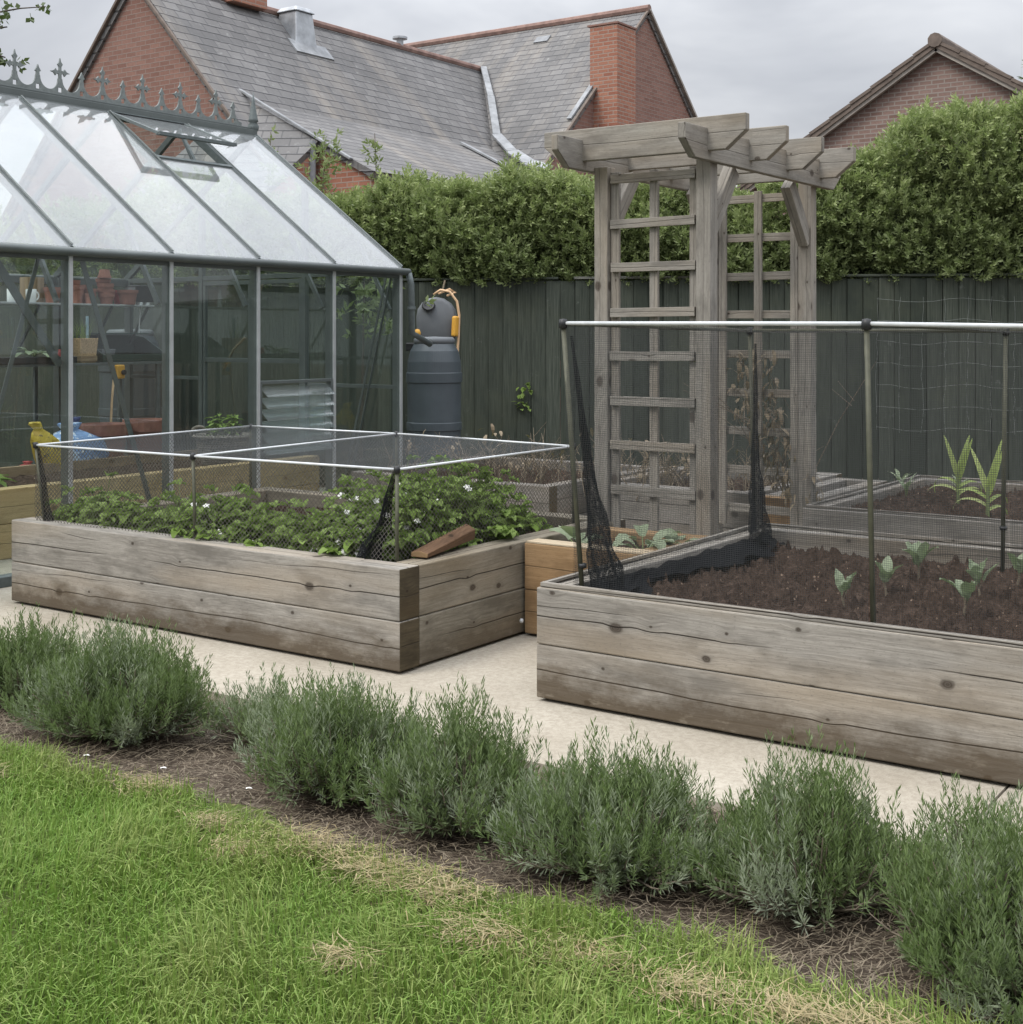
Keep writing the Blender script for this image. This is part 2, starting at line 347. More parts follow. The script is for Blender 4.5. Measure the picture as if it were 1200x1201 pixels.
    def leaf(s,base,d,length,width,bend=.5,segs=3,up=(0,0,1),fold=.25,shape='oval',mi=0,ripple=0):
        base=Vector(base); d=Vector(d).normalized(); side=d.cross(Vector(up))
        if side.length<1e-3: side=Vector((1,0,0))
        side.normalize(); nrm=side.cross(d).normalized(); b=len(s.v); p=base.copy(); cur=d.copy()
        for i in range(segs+1):
            t=i/segs
            if shape=='oval': wd=math.sin(PI*min(.97,max(.10,t*.9+.07)))**.8
            elif shape=='strap': wd=(1-t)**.6*.9+.08 if t>.15 else .6+2*t
            else: wd=max(.06,1-abs(t-.6)/.62)
            w2=width*.5*wd; rp=ripple*(U(-1,1))
            s.v+= [tuple(p-side*w2+nrm*(fold*w2+rp)),tuple(p),tuple(p+side*w2+nrm*(fold*w2-rp))]
            ax=Matrix.Rotation(-bend/segs,3,side); cur=ax@cur; nrm=ax@nrm; p=p+cur*(length/segs)
        for i in range(segs):
            o=b+3*i; s.face([o,o+1,o+4,o+3],None,mi); s.face([o+1,o+2,o+5,o+4],None,mi)
        return s
    def build(s,name,mats,parent=None,bevel=0,smooth=False,local=False,auto=True):
        me=bpy.data.meshes.new(name); org=Vector((0,0,0))
        if parent is not None and not local: org=ORG[parent.name]
        v=np.array(s.v,dtype=float).reshape(-1,3)-np.array(org)
        me.from_pydata([tuple(x) for x in v],[],s.f)
        uvl=me.uv_layers.new(name='UVMap'); i=0; vv=s.v
        for poly,uv in zip(me.polygons,s.uv):
            if uv is None:
                nrm=poly.normal
                if abs(nrm.z)>.93: ax,ay=Vector((1,0,0)),Vector((0,1,0))
                else:
                    ax=Vector((0,0,1)).cross(nrm).normalized(); ay=nrm.cross(ax)
                uv=[(Vector(vv[k]).dot(ax),Vector(vv[k]).dot(ay)) for k in poly.vertices]
            for a in uv: uvl.data[i].uv=a; i+=1
        if not isinstance(mats,(list,tuple)): mats=[mats]
        for m in mats: me.materials.append(M[m] if isinstance(m,str) else m)
        me.polygons.foreach_set('material_index',s.mi)
        if smooth: me.polygons.foreach_set('use_smooth',[True]*len(me.polygons))
        me.update()
        o=bpy.data.objects.new(name,me); COL.objects.link(o)
        if parent is not None: o.parent=parent; 
        ORG[o.name]=org
        if bevel:
            b=o.modifiers.new('edge','BEVEL'); b.width=bevel; b.segments=2; b.limit_method='ANGLE'; b.angle_limit=R(40)
        return o
ORG={}
def tag(o,label,cat,group=None,kind=None):
    if label: o['label']=label
    if cat: o['category']=cat
    if group: o['group']=group
    if kind: o['kind']=kind
    return o
def thing(name,label,cat,loc,group=None):
    o=bpy.data.objects.new(name,None); COL.objects.link(o); o.location=loc; o.empty_display_size=.1
    ORG[o.name]=Vector(loc); return tag(o,label,cat,group)
def single(name,mb,mat,label,cat,loc,group=None,bevel=0,smooth=False,kind=None):
    mb.v=[tuple(Vector(p)-Vector(loc)) for p in mb.v]
    o=mb.build(name,mat,None,bevel,smooth); o.location=loc; ORG[o.name]=Vector(loc); return tag(o,label,cat,group,kind)
def structure(name,mb,mat,smooth=False): o=mb.build(name,mat,None,smooth=smooth); o['kind']='structure'; return o
def dup(root,loc,label=None,rotz=0,scale=1):
    def cp(o,par):
        c=o.copy(); COL.objects.link(c); c.parent=par
        for ch in list(o.children): cp(ch,c)
        return c
    r=cp(root,None); r.location=loc; r.rotation_euler=(0,0,rotz); r.scale=(scale,)*3
    if label: r['label']=label
    return r

# many oriented copies of a small leaf template, baked into one mesh
def np_mesh(name,verts,faces,mats,tone=None,parent=None,loc=None):
    me=bpy.data.meshes.new(name); n=len(verts); k=faces.shape[1]; nf=len(faces)
    off=np.array(loc if loc is not None else (ORG[parent.name] if parent is not None else (0,0,0)))
    me.vertices.add(n); me.vertices.foreach_set('co',(verts-off).astype(np.float32).ravel())
    me.loops.add(nf*k); me.loops.foreach_set('vertex_index',faces.astype(np.int32).ravel())
    me.polygons.add(nf); me.polygons.foreach_set('loop_start',np.arange(0,nf*k,k,dtype=np.int32)); me.polygons.foreach_set('loop_total',np.full(nf,k,dtype=np.int32))
    me.update(calc_edges=True)
    if tone is not None:
        a=me.attributes.new('tone','FLOAT','FACE'); a.data.foreach_set('value',tone.astype(np.float32))
    for m in (mats if isinstance(mats,(list,tuple)) else [mats]): me.materials.append(M[m])
    o=bpy.data.objects.new(name,me); COL.objects.link(o)
    if parent is not None: o.parent=parent
    if loc is not None: o.location=loc
    ORG[o.name]=Vector(off); return o
def nrmz(a): return a/np.maximum(np.linalg.norm(a,axis=-1,keepdims=True),1e-9)
def spread(tmpl,pts,dirs,scl):
    """tmpl (k,4,3) quads with axis +z, at pts pointing along dirs"""
    n=len(pts); z=nrmz(dirs); r=rng.normal(size=(n,3)); x=nrmz(np.cross(r,z)); y=np.cross(z,x)
    B=np.stack([x,y,z],axis=1)*np.asarray(scl).reshape(-1,1,1)
    V=np.einsum('kqc,ncd->nkqd',tmpl,B)+pts[:,None,None,:]
    k=len(tmpl); V=V.reshape(-1,3); F=np.arange(len(V)).reshape(-1,4); return V,F,k
def quadleaf(base,d,l,w,nrm=None):
    base=np.array(base,float); d=nrmz(np.array(d,float)); s=np.cross(d,np.array(nrm if nrm is not None else (0,0,1.)));
    if np.linalg.norm(s)<.05: s=np.cross(d,(1.,0,0))
    s=nrmz(s); return [base,base+d*l*.45+s*w*.5,base+d*l,base+d*l*.45-s*w*.5]

# ------------------------------------------------------------------ ground
mb=MB(); mb.box((-2,20,-.16),(160,110,.2)); structure('ground',mb,'border_soil')
# paving slabs (0.15 thick, tops at z=0) with one open joint
mb=MB(); mb.box((-6.15,6.6,-.05),(10.0,5.66,.1)); mb.box((2.36,6.6,-.05),(7.0,5.66,.1)); structure('path',mb,'paving')
# planting border between path and lawn, rough soil
def h2(x,y,s=0): return math.sin(x*7.1+s)*math.cos(y*9.3+x*3)*.5+math.sin(x*17+y*13+s)*.3+math.sin(x*41-y*37)*.2
mb=MB(); mb.grid(lambda a,b:(-9+12*a,2.70+1.085*b,-.028+.016*h2(-9+12*a,2.7+b)+U(-.007,.007)),500,48); structure('border_soil',mb,'border_soil',True)
mb=MB(); mb.grid(lambda a,b:(-10+13*a,-6+8.86*b+.04*math.sin(a*61)+.03*math.sin(a*143),-.012+.01*math.sin(a*90)*math.cos(b*60)),260,120); structure('lawn',mb,'lawn_earth',True)

# ------------------------------------------------------------------ sleeper beds
def bed(name,label,x0,x1,y0,y1,h,th,mats,soilz,soilmat='soil',lip=None,rows=2,seams=(),end_r=True,skipsides=()):
    t=thing(name,label,'raised bed',((x0+x1)/2,(y0+y1)/2,0))
    rh=h/rows
    for k in range(rows):
        z=rh*(k+.5)+(.006 if k==0 else 0); g=.003 if k else .015
        m,side=mats
        dx=U(-.003,.003)
        if 'front' not in skipsides:
            MB().box(((x0+x1)/2+dx,y0+th/2+U(-.003,.003),z),(x1-x0,th,rh-g),mie=1).build('sleeper',[m,'end_grain'],t,.006)
        if 'back' not in skipsides: MB().box(((x0+x1)/2,y1-th/2,z),(x1-x0,th,rh-g),mie=1).build('sleeper',[side,'end_grain'],t,.006)
        for sx in (0,1):
            xx=(x0+th/2) if sx==0 else (x1-th/2-.008)
            if ('left','right')[sx] in skipsides: continue
            MB().box((xx+U(-.003,.003),(y0+y1)/2,z),(th,y1-y0-2*th-.012,rh-g),mie=1).build('sleeper',[side,'end_grain'],t,.006)
    ix0,ix1,iy0,iy1=x0+th,x1-th-.01,y0+th,y1-th
    nx=int((ix1-ix0)/.016); ny=int((iy1-iy0)/.016)
    s=MB().grid(lambda a,b:(ix0+(ix1-ix0)*a,iy0+(iy1-iy0)*b,soilz+.022*h2(a*(ix1-ix0)*2,b*3.1,x0)+.012*math.sin(a*(ix1-ix0)*97+b*31)*math.cos(b*(iy1-iy0)*83-a*40)+U(-.02,.026)+(.024 if U(0,1)<.07 else 0)),nx,ny).build('soil',soilmat,t,smooth=False)
    if lip:
        zz=h+lip/2
        MB().box(((x0+x1)/2+.008,y0+.022,zz),(x1-x0-.012,.022,lip)).build('edging_strip',side,t,.002)
        MB().box(((x0+x1)/2,y1-.022,zz),(x1-x0-.012,.022,lip)).build('edging_strip',side,t,.002)
        MB().box((x0+.022,(y0+y1)/2,zz),(.022,y1-y0-.07,lip)).build('edging_strip',side,t,.002)
    return t
bed('raised_bed','grey two tier sleeper bed full of strawberry plants under the low flat net',-6.34,-3.635,4.405,6.32,.45,.135,('grey_wood','brown_grey_wood'),.34)
bed('raised_bed','wide grey sleeper bed of bare dark soil with seedlings inside the tall net cage',-2.945,-.25,4.408,6.50,.45,.10,('grey_wood','grey_wood'),.352,lip=.018)
bed('raised_bed','narrow new orange sleeper bed wedged between the two large grey beds',-3.625,-2.955,5.33,6.04,.448,.11,('orange_wood','orange_wood'),.37,skipsides=('left',))
bed('raised_bed','old grey timber bed with two sweetcorn plants near the green fence',-3.035,1.6,7.31,9.35,.45,.09,('old_wood','old_wood'),.385,lip=.016)
bed('raised_bed','old bed of dry stems running behind the strawberry bed beside the greenhouse',-6.55,-4.82,7.38,9.0,.45,.1,('old_wood','old_wood'),.36)
bed('raised_bed','grey board bed seen through the left trellis of the arch',-4.70,-3.52,7.70,9.2,.46,.1,('old_wood','old_wood'),.36)
bed('raised_bed','short orange brown sleeper bed seen low through the right trellis of the arch',-3.48,-3.12,7.66,9.0,.45,.1,('orange_wood','old_wood'),.36)
# thin paler board on top of the orange bed's front sleeper
o=MB().box((-3.29,5.385,.4515),(.66,.106,.006)).build('sleeper_top','orange_top',bpy.data.objects['raised_bed.002'])
# log wedge lying on the strawberry bed
mb=MB(); 
P0=Vector((-3.735,4.66,.452)); P1=Vector((-3.79,5.09,.452)); d=(P1-P0).normalized(); sd=Vector((d.y,-d.x,0))
prof=[(-.045,0),(.042,.0),(.045,.036),(.0,.055),(-.042,.04)]
b=len(mb.v); 
for i,(tt,sc_h,rise) in enumerate([(0,.55,.004),(.35,.85,.012),(.7,1.1,.022),(1,1.3,.03)]):
    for x,z in prof: mb.v.append(tuple(P0+(P1-P0)*tt+sd*x+Vector((0,0,z*sc_h+rise))))
for i in range(3):
    for k in range(5):
        k2=(k+1)%5; mb.face([b+i*5+k,b+i*5+k2,b+i*5+5+k2,b+i*5+5+k],[(i*.16,k*.05),(i*.16,k*.05+.05),(i*.16+.16,k*.05+.05),(i*.16+.16,k*.05)])
mb.face([b+k for k in range(5)][::-1],None,1); mb.face([b+15+k for k in range(5)],None,1)
single('wood_offcut',mb,['log_wood','orange_wood'],'reddish brown wedge of split wood lying on the corner of the strawberry bed','wood offcut',tuple(P0),bevel=.004)
mb=MB().lathe([(.001,0),(.009,.003),(.010,.012),(.006,.02),(.001,.021)],(-3.615,5.29,.07),10,axis=None)
single('plastic_cap',mb,'rod','tiny white plastic cap low on the strawberry bed where it meets the orange sleepers','cap',(-3.615,5.29,.07),smooth=True)

# ------------------------------------------------------------------ net cages
def sheet(mb,a,b,c,d,nu,nv,wob=.0,sag=0,seed=0,rep=1.0):
    a,b,c,d=map(Vector,(a,b,c,d)); n=(b-a).cross(d-a).normalized(); lu=(b-a).length; lv=(d-a).length
    def f(s,t):
        p=a*(1-s)*(1-t)+b*s*(1-t)+c*s*t+d*(1-s)*t
        w=math.sin(s*lu*9+seed)*math.cos(t*5+s*4+seed*2)+.6*math.sin(s*lu*23+t*7+seed)
        edge=min(1,4*t*1.0) if wob else 1
        p=p+n*wob*w*edge
        p.z-=sag*16*s*(1-s)*t*(1-t)
        return p
    return mb.grid(f,nu,nv,uvfn=lambda s,t:(s*lu*rep,t*lv))
def crumple(mb,path,rad,n=20,seed=0,uvr=2.5):
    rr=random.Random(seed); pts=[Vector(p) for p in path]; m=len(pts); b=len(mb.v); L=0
    for i,p in enumerate(pts):
        d=(pts[min(i+1,m-1)]-pts[max(i-1,0)]).normalized(); x=Vector((0,0,1)) if abs(d.z)<.8 else Vector((1,0,0)); x=(x-d*x.dot(d)).normalized(); y=d.cross(x)
        for k in range(n+1):
            t=2*PI*(k%n)/n; q=rad[i]*(1+.35*math.sin(t*5+i*.9+seed)+.2*math.sin(t*3-i*1.7)); 

            mb.v.append(tuple(p+(x*math.cos(t)+y*math.sin(t))*q))
    for i in range(m-1):
        l2=L+(pts[i+1]-pts[i]).length
        for k in range(n):
            mb.face([b+i*(n+1)+k,b+i*(n+1)+k+1,b+(i+1)*(n+1)+k+1,b+(i+1)*(n+1)+k],[(k/n*uvr*rad[i]*6,L),((k+1)/n*uvr*rad[i]*6,L),((k+1)/n*uvr*rad[i]*6,l2),(k/n*uvr*rad[i]*6,l2)])
        L=l2
    return mb
def seg(a,b,n): a=Vector(a);b=Vector(b); return [a+(b-a)*i/n for i in range(n+1)]

FL,MF,FR,BR,MBk,BL=(-6.22,4.47,.852),(-5.02,4.50,.852),(-3.78,4.56,.852),(-3.80,6.05,.852),(-5.16,6.22,.852),(-6.37,6.2,.852)
t=thing('net_cage','low flat net frame of white rods over the strawberry bed','net cage',(-5,5.3,.34))
for a,b in ((FL,MF),(MF,FR),(FR,BR),(BR,MBk),(MBk,BL),(BL,FL),(MF,MBk)):
    MB().tube([a,b],.0058,8).build('rod','rod',t,smooth=True)
for p,(dx,dy) in ((FL,(.07,.02)),(MF,(.01,.01)),(FR,(.0,.0)),(BR,(0,0)),(MBk,(0,0)),(BL,(0,0))):
    MB().tube([p,(p[0]+dx,p[1]+dy,.335)],.0085,8).build('stake','cane',t,smooth=True)
    MB().lathe([(.001,-.016),(.014,-.016),(.015,0),(.012,.014),(.001,.016)],p,10).build('connector','black',t,smooth=True)
g=MB(); sheet(g,FL,MF,MBk,BL,20,24,.005,.028,1); sheet(g,MF,FR,BR,MBk,20,24,.005,.03,3); g.build('top_net','net_top',t,smooth=True)
def drop(p,z=.37,o=(0,0)): return (p[0]+o[0],p[1]+o[1],z)
for a,b in ((FL,MF),(MF,FR),(FR,BR),(BR,MBk),(MBk,BL),(BL,FL)):
    g=MB(); sheet(g,a,b,drop(b),drop(a),26,10,.010,0,a[0]*3); g.build('side_net','net_coarse',t,smooth=True)
g=MB(); crumple(g,[(-3.80,4.57,.84),(-3.84,4.57,.72),(-3.87,4.58,.60),(-3.93,4.57,.50),(-3.95,4.57,.40),(-3.93,4.58,.36)],[.008,.014,.026,.038,.05,.062],22,4); g.build('bunched_net','net_bunch',t,smooth=True)
g=MB(); crumple(g,[(-6.21,4.48,.84),(-6.19,4.49,.7),(-6.16,4.49,.55),(-6.13,4.5,.42),(-6.1,4.5,.36)],[.006,.010,.015,.022,.03],18,6); g.build('bunched_net','net_bunch',t,smooth=True)

A0,A1,A2=(-2.875,4.50,1.490),(-1.635,4.50,1.482),(-.30,4.50,1.456)
B0,B1,B2=(-2.90,6.30,1.466),(-1.645,6.33,1.463),(-.30,6.33,1.463)
t=thing('net_cage','tall net cage with a silver top rail over the bare soil bed','net cage',(-1.6,5.4,.35))
for a,b,m in ((A0,A1,'rod'),(A1,A2,'rod'),(A0,B0,'cane'),(A1,B1,'cane'),(B0,B1,'cane'),(B1,B2,'cane'),(A2,B2,'cane')):
    MB().tube([a,b],.0078 if m=='rod' else .009,10).build('rod',m,t,smooth=True)
for p,q in ((A0,(-2.80,4.53,.37)),(A1,(-1.62,4.53,.36)),(A2,(-.30,4.53,.36)),(B0,(-2.87,6.30,.36)),(B1,(-1.66,6.33,.36)),(B2,(-.3,6.33,.36))):
    MB().tube([p,q],.0100,10).build('stake','cane',t,smooth=True)
    MB().lathe([(.001,-.022),(.017,-.02),(.018,0),(.015,.016),(.001,.018)],p,12).build('connector','black',t,smooth=True)
for q in ((-2.803,4.529,.53),(-1.62,4.53,.375),(-1.657,6.33,.56)):
    MB().lathe([(.001,-.008),(.017,-.008),(.017,.008),(.001,.008)],q,10).build('stake_clip','black',t,smooth=True)
for a,b,z,sd_ in ((A0,A1,.40,1),(A1,A2,.40,2),(B0,B1,.40,3),(B1,B2,.40,4),(A0,B0,.42,5)):
    g=MB(); sheet(g,a,b,(b[0]*.995,b[1]+.01,z),(a[0]*.985,a[1]+.01,z),30,14,.012,0,sd_); g.build('side_net','net_fine',t,smooth=True)
g=MB(); sheet(g,A0,A1,B1,B0,20,20,.004,.02,1); sheet(g,A1,A2,B2,B1,20,20,.004,.02,2); g.build('top_net','net_fine',t,smooth=True)
g=MB(); crumple(g,seg((-2.855,4.53,1.44),(-2.80,4.57,.92),6)+seg((-2.795,4.57,.88),(-2.76,4.60,.58),4)+[(-2.75,4.62,.5),(-2.74,4.62,.42),(-2.74,4.61,.38)],[.004,.006,.008,.010,.012,.015,.018,.020,.025,.031,.038,.044,.052,.060,.075],26,2); g.build('bunched_net','net_bunch',t,smooth=True)
g=MB(); crumple(g,seg((-2.855,6.27,1.40),(-2.85,6.26,.85),4)+seg((-2.85,6.26,.78),(-2.82,6.24,.42),5),[.004,.006,.009,.012,.016,.020,.026,.032,.036,.040,.055],22,9); g.build('bunched_net','net_bunch',t,smooth=True)
def drape(a0,a1,inn,z1,z0,n,seed):
    """loose net hem lying from a board's inner edge down onto the soil"""
    for L in range(2):
        g=MB(); a0_=Vector(a0); a1_=Vector(a1); iv=Vector(inn)
        def f(s_,t_):
            w_=iv*(t_*(.75+.45*math.sin(s_*9+seed+L)+.2*math.sin(s_*31+seed*2)))
            p=a0_+(a1_-a0_)*s_+w_; zz=z1+(z0-z1)*min(1,t_*1.6)+.011*math.sin(s_*47+t_*9+L*2+seed)*math.sin(t_*6+s_*12)+.010*L
            return (p.x,p.y,max(zz,z0-.01))
        g.grid(f,n,10,uvfn=lambda s_,t_:(s_*3,t_*.5)); g.build('net_hem','net_hem',t,smooth=True)
drape((-2.84,4.50,0),(-2.84,6.38,0),(.15,0,0),.42,.385,50,1)
drape((-2.84,4.52,0),(-.4,4.52,0),(0,.10,0),.43,.372,70,4)
drape((-1.35,6.38,0),(-.35,6.38,0),(0,-.10,0),.44,.375,30,7)

# ------------------------------------------------------------------ garden arch
pw=.082; XB=-3.05-pw/2; XA=-3.655-pw/2; YN=6.157+pw/2; YF=7.474+pw/2
t=thing('garden_arch','weathered timber garden arch with trellis sides and notched overhead beams','garden arch',((XA+XB)/2,(YN+YF)/2,0))
for x in (XA,XB):
    for y in (YN,YF): MB().box((x,y,1.17),(pw,pw,2.34),mie=0).build('post','pergola_wood',t,.004)
def rafter(a,b,w,z0,z1,axis,cut=.11):
    """beam with chamfered lower ends, running along axis from a to b"""
    mb=MB(); h=z1-z0; pr=[(a,z1),(a,z0+h*.52),(a+cut,z0),(b-cut,z0),(b,z0+h*.52),(b,z1)]
    off=U(0,50); n=len(pr); bb=len(mb.v)
    for s in (-w/2,w/2):
        for q,z in pr: mb.v.append((q,s,z))
    f1=[bb+i for i in range(n)]; f2=[bb+n+i for i in range(n)]
    mb.face(f1,[(pr[i][0]+off,pr[i][1]-(z0+z1)/2) for i in range(n)]); mb.face(f2[::-1],[(pr[i][0]+off+9,pr[i][1]-(z0+z1)/2) for i in range(n)][::-1])
    for i in range(n):
        j=(i+1)%n; L=math.hypot(pr[i][0]-pr[j][0],pr[i][1]-pr[j][1])
        mb.face([f1[j],f1[i],f2[i],f2[j]],[(off+L,0),(off,0),(off,w),(off+L,w)])
    return mb
for x in (XA-pw/2-.021,XB+pw/2+.0225):
    mb=rafter(5.80,7.83,.042,2.315,2.475,1)
    mb.v=[(x-v[1],v[0],v[2]) for v in mb.v]; mb.build('crossbeam','pergola_wood',t,.004)
for y in (6.06,6.545,7.03,7.515):
    mb=rafter(-3.98,-2.80,.044,2.362,2.532,0)
    mb.v=[(v[0],y+v[1],v[2]) for v in mb.v]; mb.build('rafter','pergola_wood',t,.004)
for x in (XA,XB):
    for y,sg in ((YN+pw/2,1),(YF-pw/2,-1)):
        MB().beam((x,y-sg*.012,1.99),(x,y+sg*.25,2.312),.088,.06,up=(1,0,0)).build('brace','pergola_wood',t,.003)
for y in (YN,YF):
    yf=y-.012; o1,o2=(.012,-.012) if y==YN else (-.012,.012)
    for x in (XA+pw/2+.028,XB-pw/2-.028,(XA+XB)/2):
        MB().box((x,yf+o1,1.30),(.048,.022,2.02)).build('trellis_upright','pergola_wood',t,.002)
    for k in range(9):
        z=2.268-.2345*k
        MB().box(((XA+XB)/2+U(-.004,.004),yf+o2,z+U(-.004,.004)),(.50,.020,.048),Matrix.Rotation(U(-.008,.008),3,'Y')).build('trellis_rung','pergola_wood',t,.002)

# ------------------------------------------------------------------ greenhouse
GX0,GXR,GX1=-6.80,-8.46,-10.12; GY1=8.25; PY=[8.25-.78*k for k in range(7)][::-1]; GY0=PY[0]; EZ=1.945; RZ=3.16
t=G=thing('greenhouse','grey aluminium greenhouse with ornate ridge cresting and an open roof vent','greenhouse',(GXR,(GY0+GY1)/2,0))
GL=thing  # alias kept short
for y in PY:
    # front posts: dark web behind, bare bright nosing in front
    p=MB().box((GX0-.040,y,.98),(.07,.026,1.93)).build('post','alu',G,.002)
    MB().box((GX0+.003,y,.98),(.014,.026,1.93)).build('nosing','alu_light',p,.002)
    MB().box((GX1+.045,y,.98),(.08,.04,1.93)).build('post','alu',G,.002)
    r=MB().beam((GX0-.01,y,EZ+.012),(GXR+.03,y,RZ-.02),.036,.06).build('roof_bar','cast',G,.002)
    n_=Vector((.595,0,.804))*.031
    MB().beam(Vector((GX0+.0,y,EZ+.02))+n_,Vector((GXR+.05,y,RZ-.02))+n_,.014,.008).build('bar_capping','alu',r,.002)
    MB().beam((GX1+.01,y,EZ+.012),(GXR-.03,y,RZ-.02),.034,.05).build('roof_bar','alu',G,.002)
    MB().beam((GX0-.09,y-.03,EZ-.30),(GX0-.42,y-.03,EZ+.26),.03,.022,up=(0,1,0)).build('eave_brace','alu',G)
MB().box((GX0,(GY0+GY1)/2,.03),(.09,GY1-GY0+.08,.06)).build('base_rail','cast',G,.004)
MB().box((GX1,(GY0+GY1)/2,.03),(.09,GY1-GY0+.08,.06)).build('base_rail','cast',G,.004)
MB().box((GXR,GY1,.03),(GX0-GX1-.1,.09,.06)).build('base_rail','cast',G,.004)
MB().box((GXR,GY0,.03),(GX0-GX1-.1,.09,.06)).build('base_rail','cast',G,.004)
MB().tube([(GX0+.035,GY0-.06,EZ),(GX0+.035,GY1+.06,EZ)],.027,14).build('gutter','alu',G,smooth=True)
MB().tube([(GX1-.035,GY0-.06,EZ),(GX1-.035,GY1+.06,EZ)],.027,14).build('gutter','alu',G,smooth=True)
MB().box((GX0-.03,(GY0+GY1)/2,EZ-.02),(.05,GY1-GY0,.06)).build('eave_beam','alu',G,.003)
MB().box((GX1+.03,(GY0+GY1)/2,EZ-.02),(.05,GY1-GY0,.06)).build('eave_beam','alu',G,.003)
mb=MB(); mb.box((GXR,(GY0+GY1)/2,RZ+.03),(.07,GY1-GY0+.06,.05)); mb.box((GXR,(GY0+GY1)/2,RZ-.022),(.11,GY1-GY0+.04,.05)); mb.box((GXR,(GY0+GY1)/2,RZ+.064),(.045,GY1-GY0+.05,.016)); mb.build('ridge_beam','alu',G,.004)
# cresting: scalloped band with alternating fleury crosses and spear heads
CZ=RZ+.072; mb=MB(); step=.193; yc=5.903-step*12
k=0
def flat(mb,pts,y0,th=.014): # pts (dy,dz) outline in the ridge plane
    mb.poly([(GXR-th/2,y0+a,CZ+b) for a,b in pts],(th,0,0))
while yc<GY1-.08:
    if yc>GY0:
        hs=step/2
        # left and right webs rising from the scallop floor to the stem
        for sg in (-1,1):
            pr=[]
            for i in range(8):
                a=i/7*PI/2; pr.append((sg*(hs-(hs-.018)*math.sin(a)), .030+.085*(1-math.cos(a))))
            for i in range(7):
                p_,q_=pr[i],pr[i+1]
                if i==4 or i==3:
                    lo=.045 if True else 0
                poly=[(p_[0],0),(q_[0],0),(q_[0],q_[1]),(p_[0],p_[1])]
                flat(mb,poly if sg<0 else poly[::-1],yc)
        # pierced foot drawn as a ring boss
        flat(mb,[(-.018,0),(.018,0),(.018,.016),(-.018,.016)],yc); flat(mb,[(-.018,.052),(.018,.052),(.017,.118),(-.017,.118)],yc)
        if k%2==0:
            flat(mb,[(-.012,.118),(.012,.118),(.010,.205),(-.010,.205)],yc)
            flat(mb,[(-.010,.205),(.010,.205),(.022,.225),(.006,.245),(0,.272),(-.006,.245),(-.022,.225)],yc)
            flat(mb,[(.010,.150),(.030,.156),(.040,.138),(.056,.158),(.085,.165),(.056,.174),(.040,.192),(.030,.176),(.010,.180)],yc)
            flat(mb,[(-.010,.150),(-.030,.156),(-.040,.138),(-.056,.158),(-.085,.165),(-.056,.174),(-.040,.192),(-.030,.176),(-.010,.180)][::-1],yc)
        else:
            flat(mb,[(-.014,.118),(.014,.118),(.012,.142),(.026,.148),(.010,.172),(0,.196),(-.010,.172),(-.026,.148),(-.012,.142)],yc)
    yc+=step; k+=1
mb.build('ridge_cresting','cast_pale',G)
for yy in (GY1+.015,GY0-.015):
    MB().lathe([(.001,-.09),(.03,-.08),(.045,-.03),(.03,.0),(.045,.03),(.050,.06),(.03,.09),(.045,.10),(.04,.12),(.028,.18),(.014,.27),(.001,.36)],(GXR,yy,RZ+.03),16).build('finial','cast',G,smooth=True)
# glazing
def pane(name,pts,mat,nrm,th=.004): return MB().poly(pts,th,nrm).build(name,mat,G)
nf=Vector((.595,0,.804)); nb=Vector((-.595,0,.804))
def slope(f,y,side=0,lift=.028):
    a=Vector((GX0 if side==0 else GX1,y,EZ+.005)); b=Vector((GXR,y,RZ-.005)); return a+(b-a)*f+(nf if side==0 else nb)*lift
VB=4 # the bay with the open vent
for i in range(6):
    ya,yb=PY[i]+.012,PY[i+1]-.012
    top=.985 if i!=VB else .655
    pane('roof_pane',[slope(.0,ya),slope(0,yb),slope(top,yb),slope(top,ya)],'roof_glass',nf)
    pane('roof_pane',[slope(.0,ya,1),slope(0,yb,1),slope(.985,yb,1),slope(.985,ya,1)][::-1],'wall_glass',nb)
    pane('wall_pane',[(GX1+.01,ya,.06),(GX1+.01,yb,.06),(GX1+.01,yb,EZ-.05),(GX1+.01,ya,EZ-.05)],'wall_glass',(1,0,0))
    if i==VB:
        pane('wall_pane',[(GX0-.01,ya,1.12),(GX0-.01,yb,1.12),(GX0-.01,yb,EZ-.05),(GX0-.01,ya,EZ-.05)],'wall_glass',(1,0,0))
        pane('wall_pane',[(GX0-.01,ya,.06),(GX0-.01,yb,.06),(GX0-.01,yb,.60),(GX0-.01,ya,.60)],'wall_glass',(1,0,0))
    else:
        pane('wall_pane',[(GX0-.01,ya,.06),(GX0-.01,yb,.06),(GX0-.01,yb,EZ-.05),(GX0-.01,ya,EZ-.05)],'wall_glass',(1,0,0))
# louvre window
ya,yb=PY[VB]+.02,PY[VB+1]-.02
lv=MB().box((GX0-.02,(ya+yb)/2,1.11),(.05,yb-ya,.022)).box((GX0-.02,(ya+yb)/2,.61),(.05,yb-ya,.022)).box((GX0-.02,ya+.008,.86),(.05,.016,.478)).box((GX0-.02,yb-.008,.86),(.05,.016,.478)).build('louvre_frame','alu',G,.002)
for k in range(6):
    z=1.085-.081*k
    MB().box((GX0+.012,(ya+yb)/2,z-.042),(.006,yb-ya-.05,.105),Matrix.Rotation(R(-48),3,'Y')).build('louvre_blade','louvre_glass',lv,.001)
